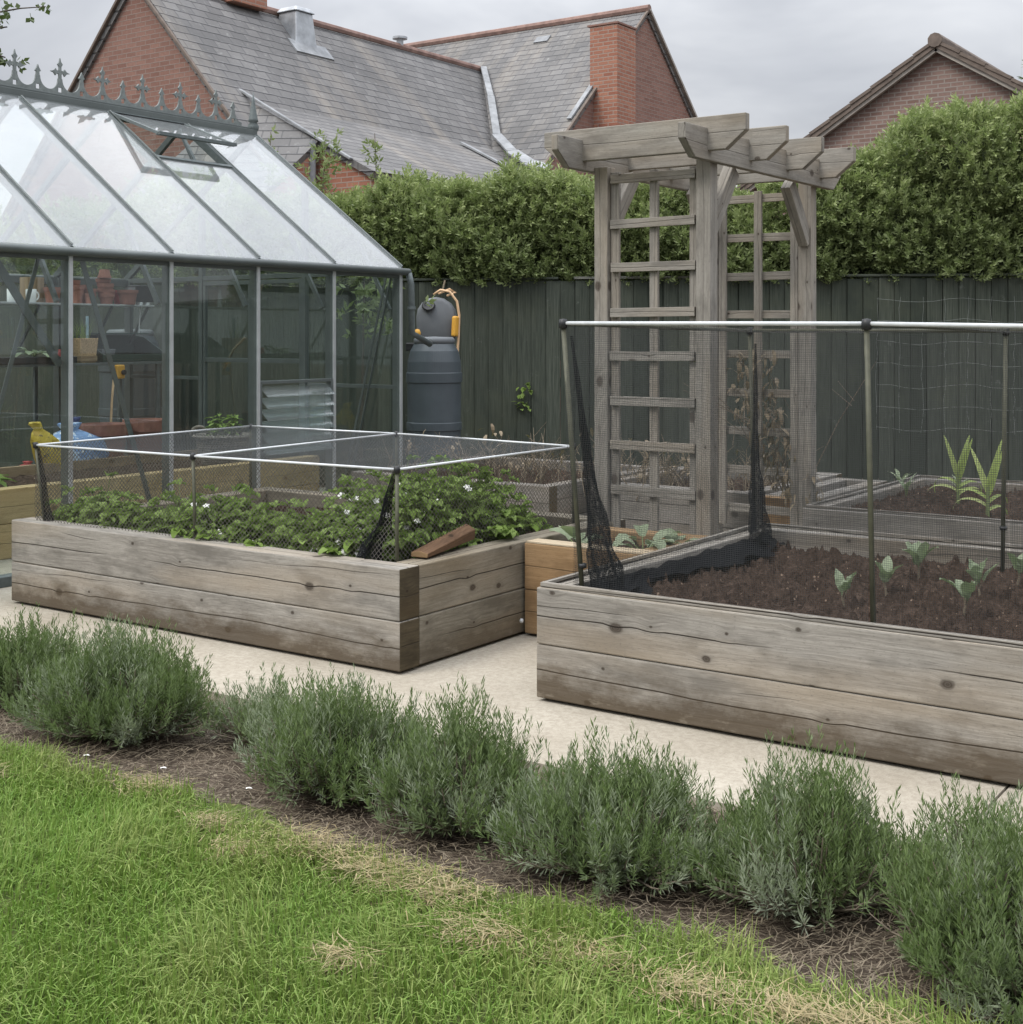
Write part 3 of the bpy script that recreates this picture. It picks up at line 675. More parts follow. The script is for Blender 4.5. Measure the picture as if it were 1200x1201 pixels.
# roof vent: frame round the hole, lifted light on a stay
ya,yb=PY[VB]+.015,PY[VB+1]-.015
MB().beam(slope(.66,ya),slope(.66,yb),.03,.03,up=nf).build('vent_sill','cast',G)
vt=MB()
h0=Vector((GXR+.04,0,RZ-.005)); tip=Vector((-7.845,0,2.945))
def at(p,y): return Vector((p.x,y,p.z))
vt.beam(at(h0,ya),at(tip,ya),.03,.024); vt.beam(at(h0,yb),at(tip,yb),.03,.024); vt.beam(at(tip,ya-.012),at(tip,yb+.012),.045,.026); vt.beam(at(h0,ya),at(h0,yb),.03,.024)
v_=vt.build('roof_vent','cast',G,.002)
dn=(tip-h0).normalized(); vn=Vector((-dn.z,0,dn.x)); vn=vn if vn.z>0 else -vn
MB().poly([at(h0,ya+.015),at(h0,yb-.015),at(tip,yb-.015),at(tip,ya+.015)],.004,vn).build('vent_pane','roof_glass',v_)
m_=slope(.66,(ya+yb)/2,0,.01)
MB().beam(m_,at(tip+(h0-tip)*.25,(ya+yb)/2-.05),.016,.012).build('vent_stay','cast',v_); MB().beam(m_+Vector((0,.03,0)),at(tip+(h0-tip)*.55,(ya+yb)/2+.1),.022,.016).build('vent_opener','cast',v_)
# gable ends with a pair of doors on the far one
def gz(x): return EZ+(RZ-EZ)*(1-abs(x-GXR)/(GX0-GXR))
for yy,nm in ((GY1,1),(GY0,-1)):
    for x in (-9.085,-7.835):
        MB().box((x,yy,gz(x)/2),(.045,.045,gz(x)-.04)).build('gable_post','alu',G,.002)
    MB().box((GXR,yy,EZ),(GX0-GX1-.1,.035,.04)).build('gable_tie','alu',G,.002)
    MB().box((-7.31,yy,1.03),(.98,.03,.03)).build('glazing_rail','alu',G,.002)
    MB().box((-9.61,yy,1.06),(.98,.03,.03)).build('glazing_rail','alu',G,.002)
    for a,b in ((GX1+.03,-9.11),(-7.81,GX0-.03)):
        pane('gable_pane',[(a,yy,.06),(b,yy,.06),(b,yy,EZ-.03),(a,yy,EZ-.03)],'wall_glass',(0,1,0))
    pane('gable_pane',[(GX1+.05,yy,EZ+.02),(GX0-.05,yy,EZ+.02),(GXR,yy,RZ-.06)],'wall_glass',(0,1,0))
    for a,b in ((-9.06,-8.465),(-8.455,-7.86)):
        dr=MB(); 
        for x in (a+.015,b-.015): dr.box((x,yy,.99),(.03,.03,1.86))
        for z in (.10,1.225,1.9): dr.box(((a+b)/2,yy,z),(b-a-.06,.028,.036))
        d_=dr.build('door','alu',G,.002)
        MB().poly([(a+.03,yy,.12),(b-.03,yy,.12),(b-.03,yy,1.89),(a+.03,yy,1.89)],(0,.004,0)).build('door_pane','wall_glass',d_)
for a,b,w_ in (((GX0-.06,4.62,1.93),(GX0-.06,5.10,1.26),.052),((GX0-.07,4.96,1.92),(GX0-.07,4.42,.10),.026),((GX0-.06,5.25,1.93),(GX0-.06,5.885,.08),.034),((-6.92,8.21,1.9),(-7.35,8.21,.30),.018),((-6.86,8.20,1.9),(-7.28,8.20,.30),.018)):
    MB().beam(a,b,w_,.008,up=(1,0,0) if a[0]>-6.88 else (0,1,0)).build('diagonal_brace','alu',G)
MB().tube([(GX0+.04,GY1+.05,EZ-.01),(GX0+.05,GY1+.07,EZ-.1),(GX0+.05,GY1+.08,1.46),(GX0+.02,GY1+.35,1.37)],.026,12).build('downpipe','cast',G,smooth=True)
MB().lathe([(.028,-.012),(.034,-.012),(.034,.012),(.028,.012)],(GX0+.05,GY1+.075,1.66),14).build('pipe_clip','cast',G)

# ------------------------------------------------------------------ inside the greenhouse
GI='things kept inside the greenhouse'
t=thing('timber_border','new yellow sleeper border running inside the greenhouse glass','raised bed',(-8.2,6.2,0))
for k in range(2): MB().box((-7.66,5.87,.2265*(k+.5)),(.13,4.6,.2225)).build('sleeper','yellow_wood',t,.005)
MB().box((-8.88,5.87,.225),(.05,4.6,.45)).build('back_board','pine_plank',t,.003)
MB().grid(lambda a,b:(-8.85+1.12*a,3.6+4.5*b,.37+U(-.015,.02)),40,120).build('soil','soil',t)
mb=MB(); mb.box((-9.48,5.9,.15),(1.1,4.5,.3)); single('gravel_bed',mb,'border_soil','raised earth floor behind the yellow timber border in the greenhouse','floor',(-9.48,5.9,0))
mb=MB(); mb.box((-8.0,6.0,.425),(.06,4.2,.02)); single('soaker_hose',MB().tube([(-7.95,3.8,.405),(-7.96,5.5,.40),(-7.93,7.0,.405),(-7.95,8.0,.40)],.014,8),'black','black irrigation pipe lying along the soil behind the yellow sleepers','hose',(-7.95,6,.39))
# staging bench and shelf
t=thing('staging_bench','slim metal staging bench along the back glass of the greenhouse','bench',(-9.77,6.4,.3))
MB().box((-9.77,6.2,1.195),(.60,4.0,.022)).build('bench_top','cast',t,.003)
for y in (4.5,5.9,7.2,8.1):
    for x in (-9.5,-10.02): MB().box((x,y,.74),(.03,.03,.89)).build('leg','cast',t)
t=thing('wall_shelf','narrow high shelf on brackets carrying flowerpots and mugs','shelf',(-9.82,6.4,1.7))
MB().box((-9.84,6.05,1.708),(.36,4.3,.016)).build('shelf_board','alu_light',t,.002)
for y in (4.6,5.9,7.0,7.75,8.15): MB().beam((-9.69,y,1.695),(-9.99,y,1.30),.02,.02,up=(0,1,0)).build('shelf_bracket','cast',t)
def potmesh(r,h,rim=.22): return [(r*.70,0),(r*.9,h*(1-rim)),(r,h*(1-rim)+.001),(r*1.04,h),(r*.92,h),(r*.88,h*.85),(r*.66,h*.12),(.001,h*.12)]
def pot(loc,r,h,label,mat='terracotta',group=None,name='flowerpot'):
    return single(name,MB().lathe(potmesh(r,h),loc,24),mat,label,'flowerpot',loc,group,smooth=False)
S=1.7165
pot((-9.78,7.195,S),.075,.135,'single terracotta pot standing alone beside the white mug')
pot((-9.80,7.47,S),.06,.16,'tall narrow terracotta pot right behind the greenhouse post on the shelf')
pot((-9.80,7.60,S),.058,.135,'small dull terracotta pot left of the leaning pot stack')
pot((-9.70,7.93,S),.092,.13,'wide terracotta pot at the right end of the shelf, lighter rim')
pot((-9.88,8.02,S),.10,.132,'wide plastic flowerpot partly behind the last terracotta pot','red_bag')
def potstack(x,y,r,n,label):
    t=thing('pot_stack',label,'flowerpots',(x,y,S))
    for k in range(n): MB().lathe(potmesh(r-.0015*k,.10,.34),(x+U(-.006,.006),y+U(-.006,.006),S+.001+.036*k),18).build('flowerpot','terracotta',t)
potstack(-9.92,7.52,.062,4,'stack of pots at the back of the shelf, behind the tall narrow pot')
potstack(-9.93,7.64,.055,3,'short stack of small pots at the back of the shelf')
potstack(-9.90,7.86,.07,2,'pair of nested pots at the back of the shelf, right of the leaning stack')
pot((-9.72,7.54,S),.05,.09,'smallest terracotta pot at the front edge of the shelf')
t=thing('storage_box','small beige box standing behind the mugs on the shelf','box',(-9.93,7.10,S)); MB().box((-9.93,7.10,S+.11),(.12,.16,.22)).build('carton','pine_plank',t,.004)
t=thing('pot_stack','leaning stack of nested terracotta pots topped by an upturned one','flowerpots',(-9.76,7.745,S))
for k in range(4): MB().lathe(potmesh(.070-.002*k,.095,.36),(-9.76+.006*k*(-1)**k,7.745-.007*k,S+.001+.044*k),20).build('flowerpot','terracotta',t)
MB().lathe([(r,.075-z) for r,z in potmesh(.060,.075)][::-1],(-9.745,7.712,S+.232),20).build('flowerpot','terracotta',t)
def mug(loc,label):
    t=thing('mug',label,'mug',loc); c=Vector(loc)
    MB().lathe([(.036,0),(.043,.006),(.044,.11),(.041,.112),(.040,.02),(.001,.012)],loc,24).build('mug_body','white_china',t,smooth=True)
    MB().tube([c+Vector((.0,.040+.034*math.sin(a),.058-.036*math.cos(a))) for a in [PI*i/8 for i in range(9)]],.007,8).build('handle','white_china',t,smooth=True)
mug((-9.76,6.97,S),'white patterned mug with its handle out on the greenhouse shelf')
mug((-9.76,6.79,S),'white mug cut off by the left edge of the picture')
t=thing('radio','black box with pale feet and a cable at the shelf end','radio',(-9.80,8.14,S+.02))
MB().box((-9.80,8.16,S+.105),(.12,.20,.15)).build('body','black',t,.008)
MB().box((-9.80,8.06,S+.105),(.10,.012,.11)).build('speaker_face','grey_plastic',t,.003)
for y in (8.12,8.20): MB().box((-9.77,y,S+.013),(.05,.035,.026)).build('foot','rod',t,.004)
MB().tube([(-9.74,8.11,S),(-9.73,8.09,1.6),(-9.73,8.08,1.45)],.006,6).build('cable','rod',t)
BZ=1.2065
# bench things
t=thing('woven_planter','square tan woven planter of grassy plants on the bench','planter',(-9.60,7.37,BZ))
def taper(c,s0,s1,h): 
    mb=MB(); x,y,z=c; p=[(x-s0,y-s0,z),(x+s0,y-s0,z),(x+s0,y+s0,z),(x-s0,y+s0,z)]; q=[(x-s1,y-s1,z+h),(x+s1,y-s1,z+h),(x+s1,y+s1,z+h),(x-s1,y+s1,z+h)]
    mb.v+=p+q; mb.face([3,2,1,0]); mb.face([4,5,6,7])
    for i in range(4): j=(i+1)%4; mb.face([i,j,4+j,4+i])
    return mb
taper((-9.60,7.37,BZ),.075,.092,.21).build('basket','wicker_tan',t,.004)
MB().box((-9.60,7.37,BZ+.035),(.172,.172,.05)).build('basket_band','pine_plank',t,.004)
mb=MB()
for k in range(40):
    mb.leaf((-9.6+U(-.06,.06),7.37+U(-.06,.06),BZ+.19),(U(-.3,.3),U(-.3,.3),1),U(.1,.24),.006,U(.1,.8),3,shape='strap')
mb.build('grass_leaves','berry_leaf',t)
MB().tube([(-9.58,7.40,BZ+.2),(-9.58,7.40,BZ+.40)],.012,8).build('plant_label','tag_blue',t)
t=thing('potting_tray','dark green potting tray with high back on the bench','tray',(-9.70,7.85,BZ))
MB().box((-9.72,7.85,BZ+.012),(.44,.70,.02)).box((-9.505,7.85,BZ+.045),(.012,.70,.045)).box((-9.935,7.85,BZ+.13),(.012,.70,.22)).poly([(-9.94,7.50,BZ+.02),(-9.5,7.50,BZ+.02),(-9.5,7.50,BZ+.07),(-9.80,7.50,BZ+.22),(-9.94,7.50,BZ+.24)],(0,.012,0)).poly([(-9.94,8.19,BZ+.02),(-9.5,8.19,BZ+.02),(-9.5,8.19,BZ+.07),(-9.80,8.19,BZ+.22),(-9.94,8.19,BZ+.24)],(0,.012,0)).build('tray','green_tray',t,.004)
MB().box((-9.80,7.88,BZ+.25),(.30,.5,.012)).build('tray_shelf','green_tray',t,.003)
single('seed_pot',taper((-9.62,7.60,BZ+.024),.06,.075,.09),'grey_plastic','small grey seed pot sitting inside the green potting tray','pot',(-9.62,7.60,BZ+.024),bevel=.003)
single('seed_tray',MB().box((-9.62,6.65,BZ+.03),(.34,1.1,.055)),'black','flat black seed tray at the left end of the bench','tray',(-9.62,6.65,BZ),bevel=.006)
single('book',MB().box((-9.52,7.10,BZ+.055),(.02,.085,.11),Matrix.Rotation(R(-12),3,'X')),'red_bag','red backed seed packet leaning beside the green bench seedlings','packet',(-9.52,7.10,BZ),bevel=.002)
def rosette(loc,n,L,wd,mat,up=.8,spr=1.0,bend=1.0,stalk=.5,shape='oval',rip=0):
    mb=MB()
    for k in range(n):
        a=k*2.4+U(-.3,.3); d=Vector((math.cos(a)*spr,math.sin(a)*spr,up*U(.6,1.5))).normalized(); l=L*U(.65,1.1); b=Vector(loc)
        e=b+d*l*stalk
        if stalk>0: mb.tube([b,(b+e)/2+Vector((0,0,.01)),e],.0035,4,1,False)
        mb.leaf(e,d,l*(1-stalk*.4),wd*U(.7,1.1),bend*U(.6,1.3),4,shape=shape,ripple=rip)
    return mb
t=thing('seedling_plants','leafy pale green seedlings on the greenhouse bench','seedlings',(-9.58,6.87,BZ+.06))
rosette((-9.58,6.87,BZ+.06),14,.17,.085,'brassica',.5,1.0,1.2).build('leaves',['brassica','green_stem'],t)
t=thing('hose_connector','yellow wall tap unit with a pale hose under the bench','hose fitting',(-9.42,7.63,1.07))
MB().box((-9.44,7.63,1.125),(.05,.085,.12)).build('tap_body','yellow_plastic',t,.012)
MB().lathe([(.001,0),(.022,0),(.022,.02),(.001,.02)],(-9.41,7.645,1.12),14,axis=Matrix.Rotation(PI/2,3,'Y')).build('dial','black',t)
MB().tube([(-9.44,7.57,1.08),(-9.44,7.55,.9),(-9.43,7.53,.7),(-9.42,7.50,.45)],.010,8).build('hose','hose',t,smooth=True)
# floor things
pot((-9.10,7.20,.30),.20,.41,'wide old terracotta pot on the greenhouse floor, left of a pair',name='flowerpot')
pot((-9.02,7.57,.30),.19,.43,'taller terracotta pot on the greenhouse floor, right of a pair',name='flowerpot')
t=thing('wicker_basket','round grey wicker basket with curled handles holding a leafy plant','basket',(-8.20,7.68,.39))
MB().lathe([(.17+.055*(i/22)**.7+.007*(i%2),.21*i/22) for i in range(23)]+[(.25,.218),(.256,.232),(.24,.245),(.20,.22),(.001,.19)],(-8.20,7.68,.39),36).build('basket','wicker_grey',t)
for sg in (-1,1):
    c=Vector((-8.20,7.68,.62))+Vector((.823,.57,0))*sg*.20
    MB().tube([c+Vector((.823,.57,0))*math.cos(a)*.07+Vector((0,0,math.sin(a)*.075)) for a in [PI*i/8 for i in range(9)]],.013,8).build('handle','wicker_grey',t,smooth=True)
mb=MB()
for k in range(10):
    a=k*2.4; b=Vector((-8.2+.09*math.cos(a),7.68+.09*math.sin(a),.60)); h=U(.08,.22); mb.tube([b,b+Vector((0,0,h))],.005,5,1,False)
    for j in range(10):
        q=j*2.4+k; mb.leaf(b+Vector((0,0,h*(.2+.08*j))),(math.cos(q),math.sin(q),.5),U(.06,.10),.04,.9,3)
mb.build('plant_leaves',['berry_leaf','green_stem'],t)
def bag(name,c,sx,sy,h,mat,label,lean=(0,0),seed=0):
    rr=random.Random(seed); mb=MB(); n=18; prof=[(.75,0),(1.0,.12),(1.02,.4),(.9,.68),(.55,.82),(.28,.88),(.42,.97),(.36,1.0)]
    b=0
    for i,(r,z) in enumerate(prof):
        for k in range(n):
            a=2*PI*k/n; q=r*(1+.16*math.sin(3*a+i*1.1+seed)+.10*math.sin(7*a-i*1.9)+.10*rr.uniform(-1,1))
            mb.v.append((c[0]+sx*q*math.cos(a)+lean[0]*z,c[1]+sy*q*math.sin(a)+lean[1]*z,c[2]+h*z))
    for i in range(len(prof)-1):
        for k in range(n): mb.face([i*n+k,i*n+(k+1)%n,(i+1)*n+(k+1)%n,(i+1)*n+k])
    mb.face([(len(prof)-1)*n+k for k in range(n)]); mb.face(list(range(n))[::-1])
    return single(name,mb,mat,label,'bag',c,smooth=True)
bag('sack',(-8.95,6.66,.30),.09,.12,.47,'yellow_bag','yellow sack with a tied neck beside the greenhouse post',(-.02,-.22),1)
bag('sack',(-9.05,6.92,.30),.17,.24,.44,'blue_bag','pale blue plastic sack slumped behind the yellow one',(.0,-.10),2)
bag('sack',(-9.25,7.02,.30),.12,.10,.47,'navy_bag','small navy plastic sack behind the pale blue one',(0,0),3)
bag('sack',(-8.98,6.38,.30),.09,.08,.17,'red_bag','little crumpled red plastic bag left of the yellow sack',(0,0),4)
t=thing('plank_pile','two pale offcuts of plank stacked on the greenhouse floor','planks',(-9.05,6.1,.30))
MB().box((-9.05,6.1,.33),(.14,.6,.05)).build('plank','pine_plank',t,.003); MB().box((-9.07,6.18,.39),(.16,.22,.06)).build('plank','pine_plank',t,.003)
t=thing('lettuce','green leafy vegetable growing in the soil behind the yellow sleepers','plant',(-8.25,5.5,.38))
mb=rosette((-8.25,5.5,.38),14,.20,.09,'berry_leaf',.6,1,1.1)
mb2=rosette((-8.2,5.28,.38),12,.18,.09,'berry_leaf',.6,1,1.1)
mb.build('leaves',['berry_leaf','green_stem'],t)
t=thing('lettuce','lower leafy vegetable at the left edge behind the yellow sleepers','plant',(-8.2,5.25,.38)); mb2.build('leaves',['berry_leaf','green_stem'],t)
single('garden_cane',MB().tube([(-8.9,8.34,1.15),(-8.80,8.36,1.32),(-8.70,8.40,1.42)],.012,6),'dry_stem','short bent pale cane beyond the greenhouse door','cane',(-8.9,8.34,1.15))
single('garden_cane',MB().tube([(-8.66,8.42,1.58),(-8.48,8.44,1.98)],.011,6),'dry_stem','straight pale cane above the bent one beyond the greenhouse door','cane',(-8.66,8.42,1.58))

# ------------------------------------------------------------------ water butts and hose
def butt(c,r,h,label,loc=None):
    x,y,z=c; t=thing('water_butt',label,'water butt',c)
    MB().lathe([(r*.86,0),(r*.93,.02),(r*.95,h*.30),(r*.985,h*.305),(r*.985,h*.36),(r*.955,h*.365),(r*.96,h*.66),(r,h*.665),(r,h*.735),(r*.97,h*.74),(r*.95,h*.82),(r*.86,h*.90),(r*.72,h*.955),(r*.66,h*.96)],c,72).build('barrel','butt',t)
    MB().lathe([(r*.70,h*.955),(r*.74,h*.965),(r*.735,h*.99),(r*.66,h*1.005),(.001,h*1.01)],c,32).build('lid','grey_plastic',t,smooth=True)
    MB().box((x-r*.80,y-r*.3,z+h*.93),(.09,.07,.07),Matrix.Rotation(.5,3,'Z')).build('inlet','black',t,.01)
    return t
butt((-7.05,9.0,.30),.238,1.12,'dark blue grey water butt with a lid at the outside corner of the greenhouse')
butt((-10.42,8.55,.32),.30,1.17,'water butt seen through the glass behind the potting bench')
t=thing('hose_reel','grey plastic hose container with yellow fittings mounted behind the water butt','hose reel',(-7.16,9.42,1.32))
rt=Vector((.821,.570,0)); fw=Vector((-.570,.821,0)); c0=Vector((-7.29,9.33,1.37))
mb=MB(); out=[]
for a,b in ((-.17,0),(-.175,.20)): out.append((a,b))
for i in range(9):
    a=PI-PI*i/8; out.append((.0+.175*math.cos(a),.24+.17*math.sin(a)))
out+=[(.175,.20),(.17,0)]
mb.poly([c0+rt*a+Vector((0,0,b)) for a,b in out][::-1],fw*.26); mb.build('housing','grey_plastic',t,.035,True)
MB().lathe([(.032,-.012),(.055,-.010),(.06,.0),(.05,.012),(.035,.010),(.03,-.002),(.001,-.004)],c0+rt*-.065+Vector((0,0,.335))+fw*-.004,20,axis=Matrix.Rotation(R(60),3,rt)).build('filler_hole','black',t)
single_gun=MB().beam(c0+rt*.165+Vector((0,0,.06))+fw*-.03,c0+rt*.175+Vector((0,0,.24))+fw*-.03,.05,.055).build('spray_gun','yellow_plastic',t,.015)
MB().lathe([(.001,0),(.028,.0),(.03,.03),(.02,.055),(.001,.06)],Vector((-7.17,8.92,1.435)),14).build('tap_fitting','yellow_plastic',t,smooth=True)
MB().tube([c0+rt*-.02+Vector((0,0,.43))+fw*.02,c0+rt*.04+Vector((0,0,.47)),c0+rt*.12+Vector((0,0,.455)),c0+rt*.185+Vector((0,0,.37)),c0+rt*.205+Vector((0,0,.25)),c0+rt*.20+Vector((0,0,.08)),c0+rt*.19+Vector((0,0,-.08)),c0+rt*.175+Vector((0,0,-.22))],.0115,10).build('hose','hose',t,smooth=True)
MB().tube([c0+rt*.02+Vector((0,0,.44))+fw*.1,c0+rt*.12+Vector((0,0,.48))+fw*.05,c0+rt*.17+Vector((0,0,.45))+fw*.1,c0+rt*.10+Vector((0,0,.42))+fw*.0],.010,8).build('hose_loop','hose',t,smooth=True)
MB().tube([c0+rt*.05+Vector((0,0,.45))+fw*.08,c0+rt*.075+Vector((0,0,.56))+fw*.1],.008,6).build('cane_end','dry_stem',t)

# ------------------------------------------------------------------ fence
FA=Vector((-10.81,8.81,0)); FD=Vector((7.8,3.34,0)).normalized(); FN=Vector((-FD.y,FD.x,0))
def fp(s,tt=0,z=0): p=FA+FD*s+FN*tt; return Vector((p.x,p.y,z))
rotf=Matrix.Rotation(math.atan2(FD.y,FD.x),3,'Z')
t=thing('fence','tall dark green featheredge board fence along the back of the garden','fence',tuple(fp(6)))
FS0,FS1=-7.2,16.0; bay=2.32
s0=FS0; k=0
while s0<FS1:
    mb=MB(); n=17
    for i in range(n):
        s_=s0+(i+.5)*bay/n; hh=1.80+U(-.006,.006)
        mb.box(fp(s_,U(-.003,.003)-.006,.15+hh/2),(bay/n-.004+U(-.003,.002),.014,hh),rotf@Matrix.Rotation(R(6+U(-2,2)),3,'Z')@Matrix.Rotation(U(-.003,.003),3,'Y'),long=2)
    mb.build('board_panel','fence',t)
    MB().box(fp(s0+bay/2,.022,1.05),(bay-.01,.008,1.76),rotf).build('gap_light_block','fence',t)  # added sheet, blocks light showing through the gaps between boards
    MB().box(fp(s0+bay/2,-.005,.075),(bay,.04,.15),rotf).build('gravel_board','fence',t,.003)
    if k not in (2,): MB().box(fp(s0+bay/2+U(-.1,.1),.0,1.972),(bay*U(.75,1.0),.06,.022),rotf@Matrix.Rotation(U(-.004,.004),3,'Y')).build('capping','fence_cap' if k%2 else 'fence',t,.003)
    MB().box(fp(s0+bay/2,.055,1.0),(bay,.05,.09),rotf).build('rail','fence',t)
    s0+=bay; k+=1
# string netting pinned on the fence
mb=MB()
s_a,s_b=7.25,10.9
for r in range(7):
    z=1.77-.19*r; pts=[]
    for i in range(31):
        s_=s_a+(s_b-s_a)*i/30; pts.append(fp(s_,-.04+U(-.006,.006),z-.035*math.sin(i/30*PI*5)**2+U(-.008,.008)))
    mb.tube(pts,.0013,4,0,False)
for c in range(20):
    s_=s_a+(s_b-s_a)*c/19; mb.tube([fp(s_+U(-.012,.012),-.04,1.78-.1*i) for i in range(13)],.0011,4,0,False)
single('climbing_net',mb,'wire','pale wide mesh string netting pinned across the right of the fence','netting',tuple(fp(9,-.04,.6)))
mb=MB()
for k in range(26):
    q=fp(4.06+U(-.06,.06),-.04,.87+U(-.13,.12)); mb.leaf(q,(U(-1,1),U(-1,0),U(-.6,.6)),U(.04,.07),.04,.5,2)
single('ivy_sprig',mb,'berry_leaf','small bright green ivy sprig poking through the dark fence','ivy',tuple(fp(4.06,-.04,.8)))

# ------------------------------------------------------------------ hedges and trees
def sprig_t(nl,L,lw,ll,spread_=.9):
    q=[]
    for i in range(nl):
        z=L*(.15+.85*i/(nl-1)); a=i*2.4; el=spread_*(1-.5*i/nl)
        d=(math.cos(a)*el,math.sin(a)*el,.75); q.append(quadleaf((0,0,z),d,ll*(.8+.4*((i*7)%5)/5),lw,(math.sin(a*1.7),math.cos(a*2.3),.6)))
    return np.array(q)
ST=sprig_t(15,.15,.017,.046)
def hedge(name,label,s0,s1,top,n,t0=.06,depth=1.1,cat='hedge'):
    t=thing(name,label,cat,tuple(fp((s0+s1)/2,.6)))
    s=rng.uniform(s0,s1,n); f=rng.random(n)
    tp=top(s)+.05*np.sin(s*5.1)+.05*np.sin(s*11.7+1)+.05*np.sin(s*23)+.05*np.sin(s*41)
    zl=1.90
    bul=.045*np.sin(s*4.3+1)+.03*np.sin(s*9.1)
    kind=rng.random(n)
    z=np.where(kind<.62, zl+(tp-zl)*rng.random(n)**.9, tp-rng.random(n)*.10)
    bz=.05*np.sin(z*6+s*3)+.035*np.sin(z*13+s*7)
    tf=t0+np.abs(rng.normal(0,.12,n))+bul+bz+.30*np.clip((z-zl)/(tp-zl+.01),0,1)**3-.06
    tt=np.where(kind<.62,tf,tf+rng.random(n)*(depth-.2))
    z=np.where(kind<.62,z,z-.25*((tt-tf)/depth)**2*0)
    pts=np.stack([FA.x+FD.x*s+FN.x*tt,FA.y+FD.y*s+FN.y*tt,z],1)
    out=np.stack([-FN.x*np.ones(n),-FN.y*np.ones(n),np.full(n,.55)],1)
    out[kind>=.62]=(0,0,1)
    dirs=nrmz(out+rng.normal(0,.55,(n,3))); dirs[:,2]=np.abs(dirs[:,2])*.9+.05
    scl=rng.uniform(.75,1.35,n)
    V,F,k=spread(ST,pts,dirs,scl)
    newg=np.clip((z-zl)/(tp-zl+.01),0,1)**1.5*rng.random(n)
    tone=np.repeat(np.clip(newg*1.5+rng.normal(0,.08,n),0,1),k)
    np_mesh('leaves',V,F,'hedge',tone,t)
    # added opaque core sheet: mid-dark tone fills the shaded leaf gaps; then woody stems
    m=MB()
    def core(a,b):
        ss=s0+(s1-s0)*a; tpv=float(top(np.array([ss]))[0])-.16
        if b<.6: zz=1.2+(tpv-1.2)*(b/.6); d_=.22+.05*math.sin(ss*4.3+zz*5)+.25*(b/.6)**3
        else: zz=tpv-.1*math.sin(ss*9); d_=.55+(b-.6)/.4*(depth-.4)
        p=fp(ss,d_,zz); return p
    m.grid(core,120,24).build('core_sheet','hedge_core',t,smooth=True)
    m=MB()
    for k in range(int((s1-s0)*2.2)):
        ss=U(s0,s1); m.tube([fp(ss,.55,0),fp(ss+U(-.1,.1),.55,1.5)],.02,5)
    m.build('stems','bark',t)
    return t
topL=lambda s: 2.66+.0*s+.10*np.clip(s-1.5,0,2)-.02*np.clip(s-4,0,3)
topR=lambda s: 2.55+.40*np.clip(s-5.9,0,1.9)+.10*np.clip(s-7.3,0,3)
hedge('hedge','long bright green hedge rising behind the fence between greenhouse and arch',.6,5.9,topL,11000)
hedge('hedge','taller rounded hedge behind the fence at the right of the arch',5.5,12.5,topR,14500)
hedge('hedge','dark far hedge behind the greenhouse back wall',-7.0,.9,lambda s:2.55+.45*np.clip((s+1.5)/2.2,0,1),3200)
def sapling(base,top,leafr,n,label):
    t=thing('sapling',label,'sapling',tuple(base)); b=Vector(base); e=Vector(top)
    pts=[b+(e-b)*i/6+Vector((U(-.03,.03),U(-.03,.03),0)) for i in range(7)]
    MB().tube(pts,[.012,.011,.010,.009,.008,.006,.004],6).build('stem','bark',t,smooth=True)
    f=rng.random(n)**.7
    P_=np.array([list(pts[3]+(pts[6]-pts[3])*x) for x in f])+rng.normal(0,leafr*.42,(n,3))
    D_=rng.normal(0,1,(n,3)); D_[:,2]=np.abs(D_[:,2])
    V,F,k=spread(sprig_t(7,.08,.026,.075),P_,D_,rng.uniform(.7,1.2,n)); np_mesh('leaves',V,F,'hedge',np.repeat(rng.random(n)*.5,k),t)
sapling((-9.35,10.2,0),(-9.40,10.15,3.42),.20,120,'leafy sapling shoot standing above the hedge beside the greenhouse roof')
sapling((-9.75,9.85,0),(-9.78,9.80,3.50),.09,40,'thin sparse shoot just right of the greenhouse finial')
sapling((-9.0,10.5,0),(-8.93,10.46,3.50),.09,34,'single tall twig with a tuft of leaves in front of the slates')
# overhanging tree at the left, behind the greenhouse
def tree(base,cen,rad,n,label,cat='tree',mat='tree_leaf',extra=()):
    t=thing('tree',label,cat,tuple(base)); b=Vector(base); c=Vector(cen)
    mb=MB(); mb.tube([b,b+(c-b)*.4+Vector((.1,0,0)),b+(c-b)*.75,c],[.17,.14,.10,.05],10)
    tips=[]
    for i in range(16):
        a=i*2.4; d=Vector((math.cos(a),math.sin(a),U(-.3,.9))).normalized(); st=b+(c-b)*U(.5,1.0); en=c+Vector((d.x*rad[0],d.y*rad[1],d.z*rad[2]))*U(.7,.95)
        mid=(st+en)/2+Vector((0,0,.2)); mb.tube([st,mid,en],[.045,.03,.010],6); tips+= [mid,en,(mid+en)/2]
    for e in extra:
        mb.tube(e,[.02,.012,.008,.005][:len(e)],5)
    mb.build('trunk','bark',t,smooth=True)
    P_=np.array([list(random.choice(tips)) for _ in range(n)])+rng.normal(0,.28,(n,3))
    ex=[]
    for e in extra:
        e=[Vector(x) for x in e]
        for _ in range(9):
            i=random.randrange(len(e)-1); q=e[i]+(e[i+1]-e[i])*U(.2,1); ex.append(list(q+Vector((U(-.06,.06),U(-.06,.06),U(-.09,.05)))))
    if ex: P_=np.vstack([P_,np.array(ex)])
    n=len(P_); D_=rng.normal(0,1,(n,3))
    V,F,k=spread(sprig_t(6,.14,.055,.085),P_,D_,rng.uniform(.7,1.2,n)); np_mesh('crown',V,F,mat,np.repeat(rng.random(n)*.4,k),t)
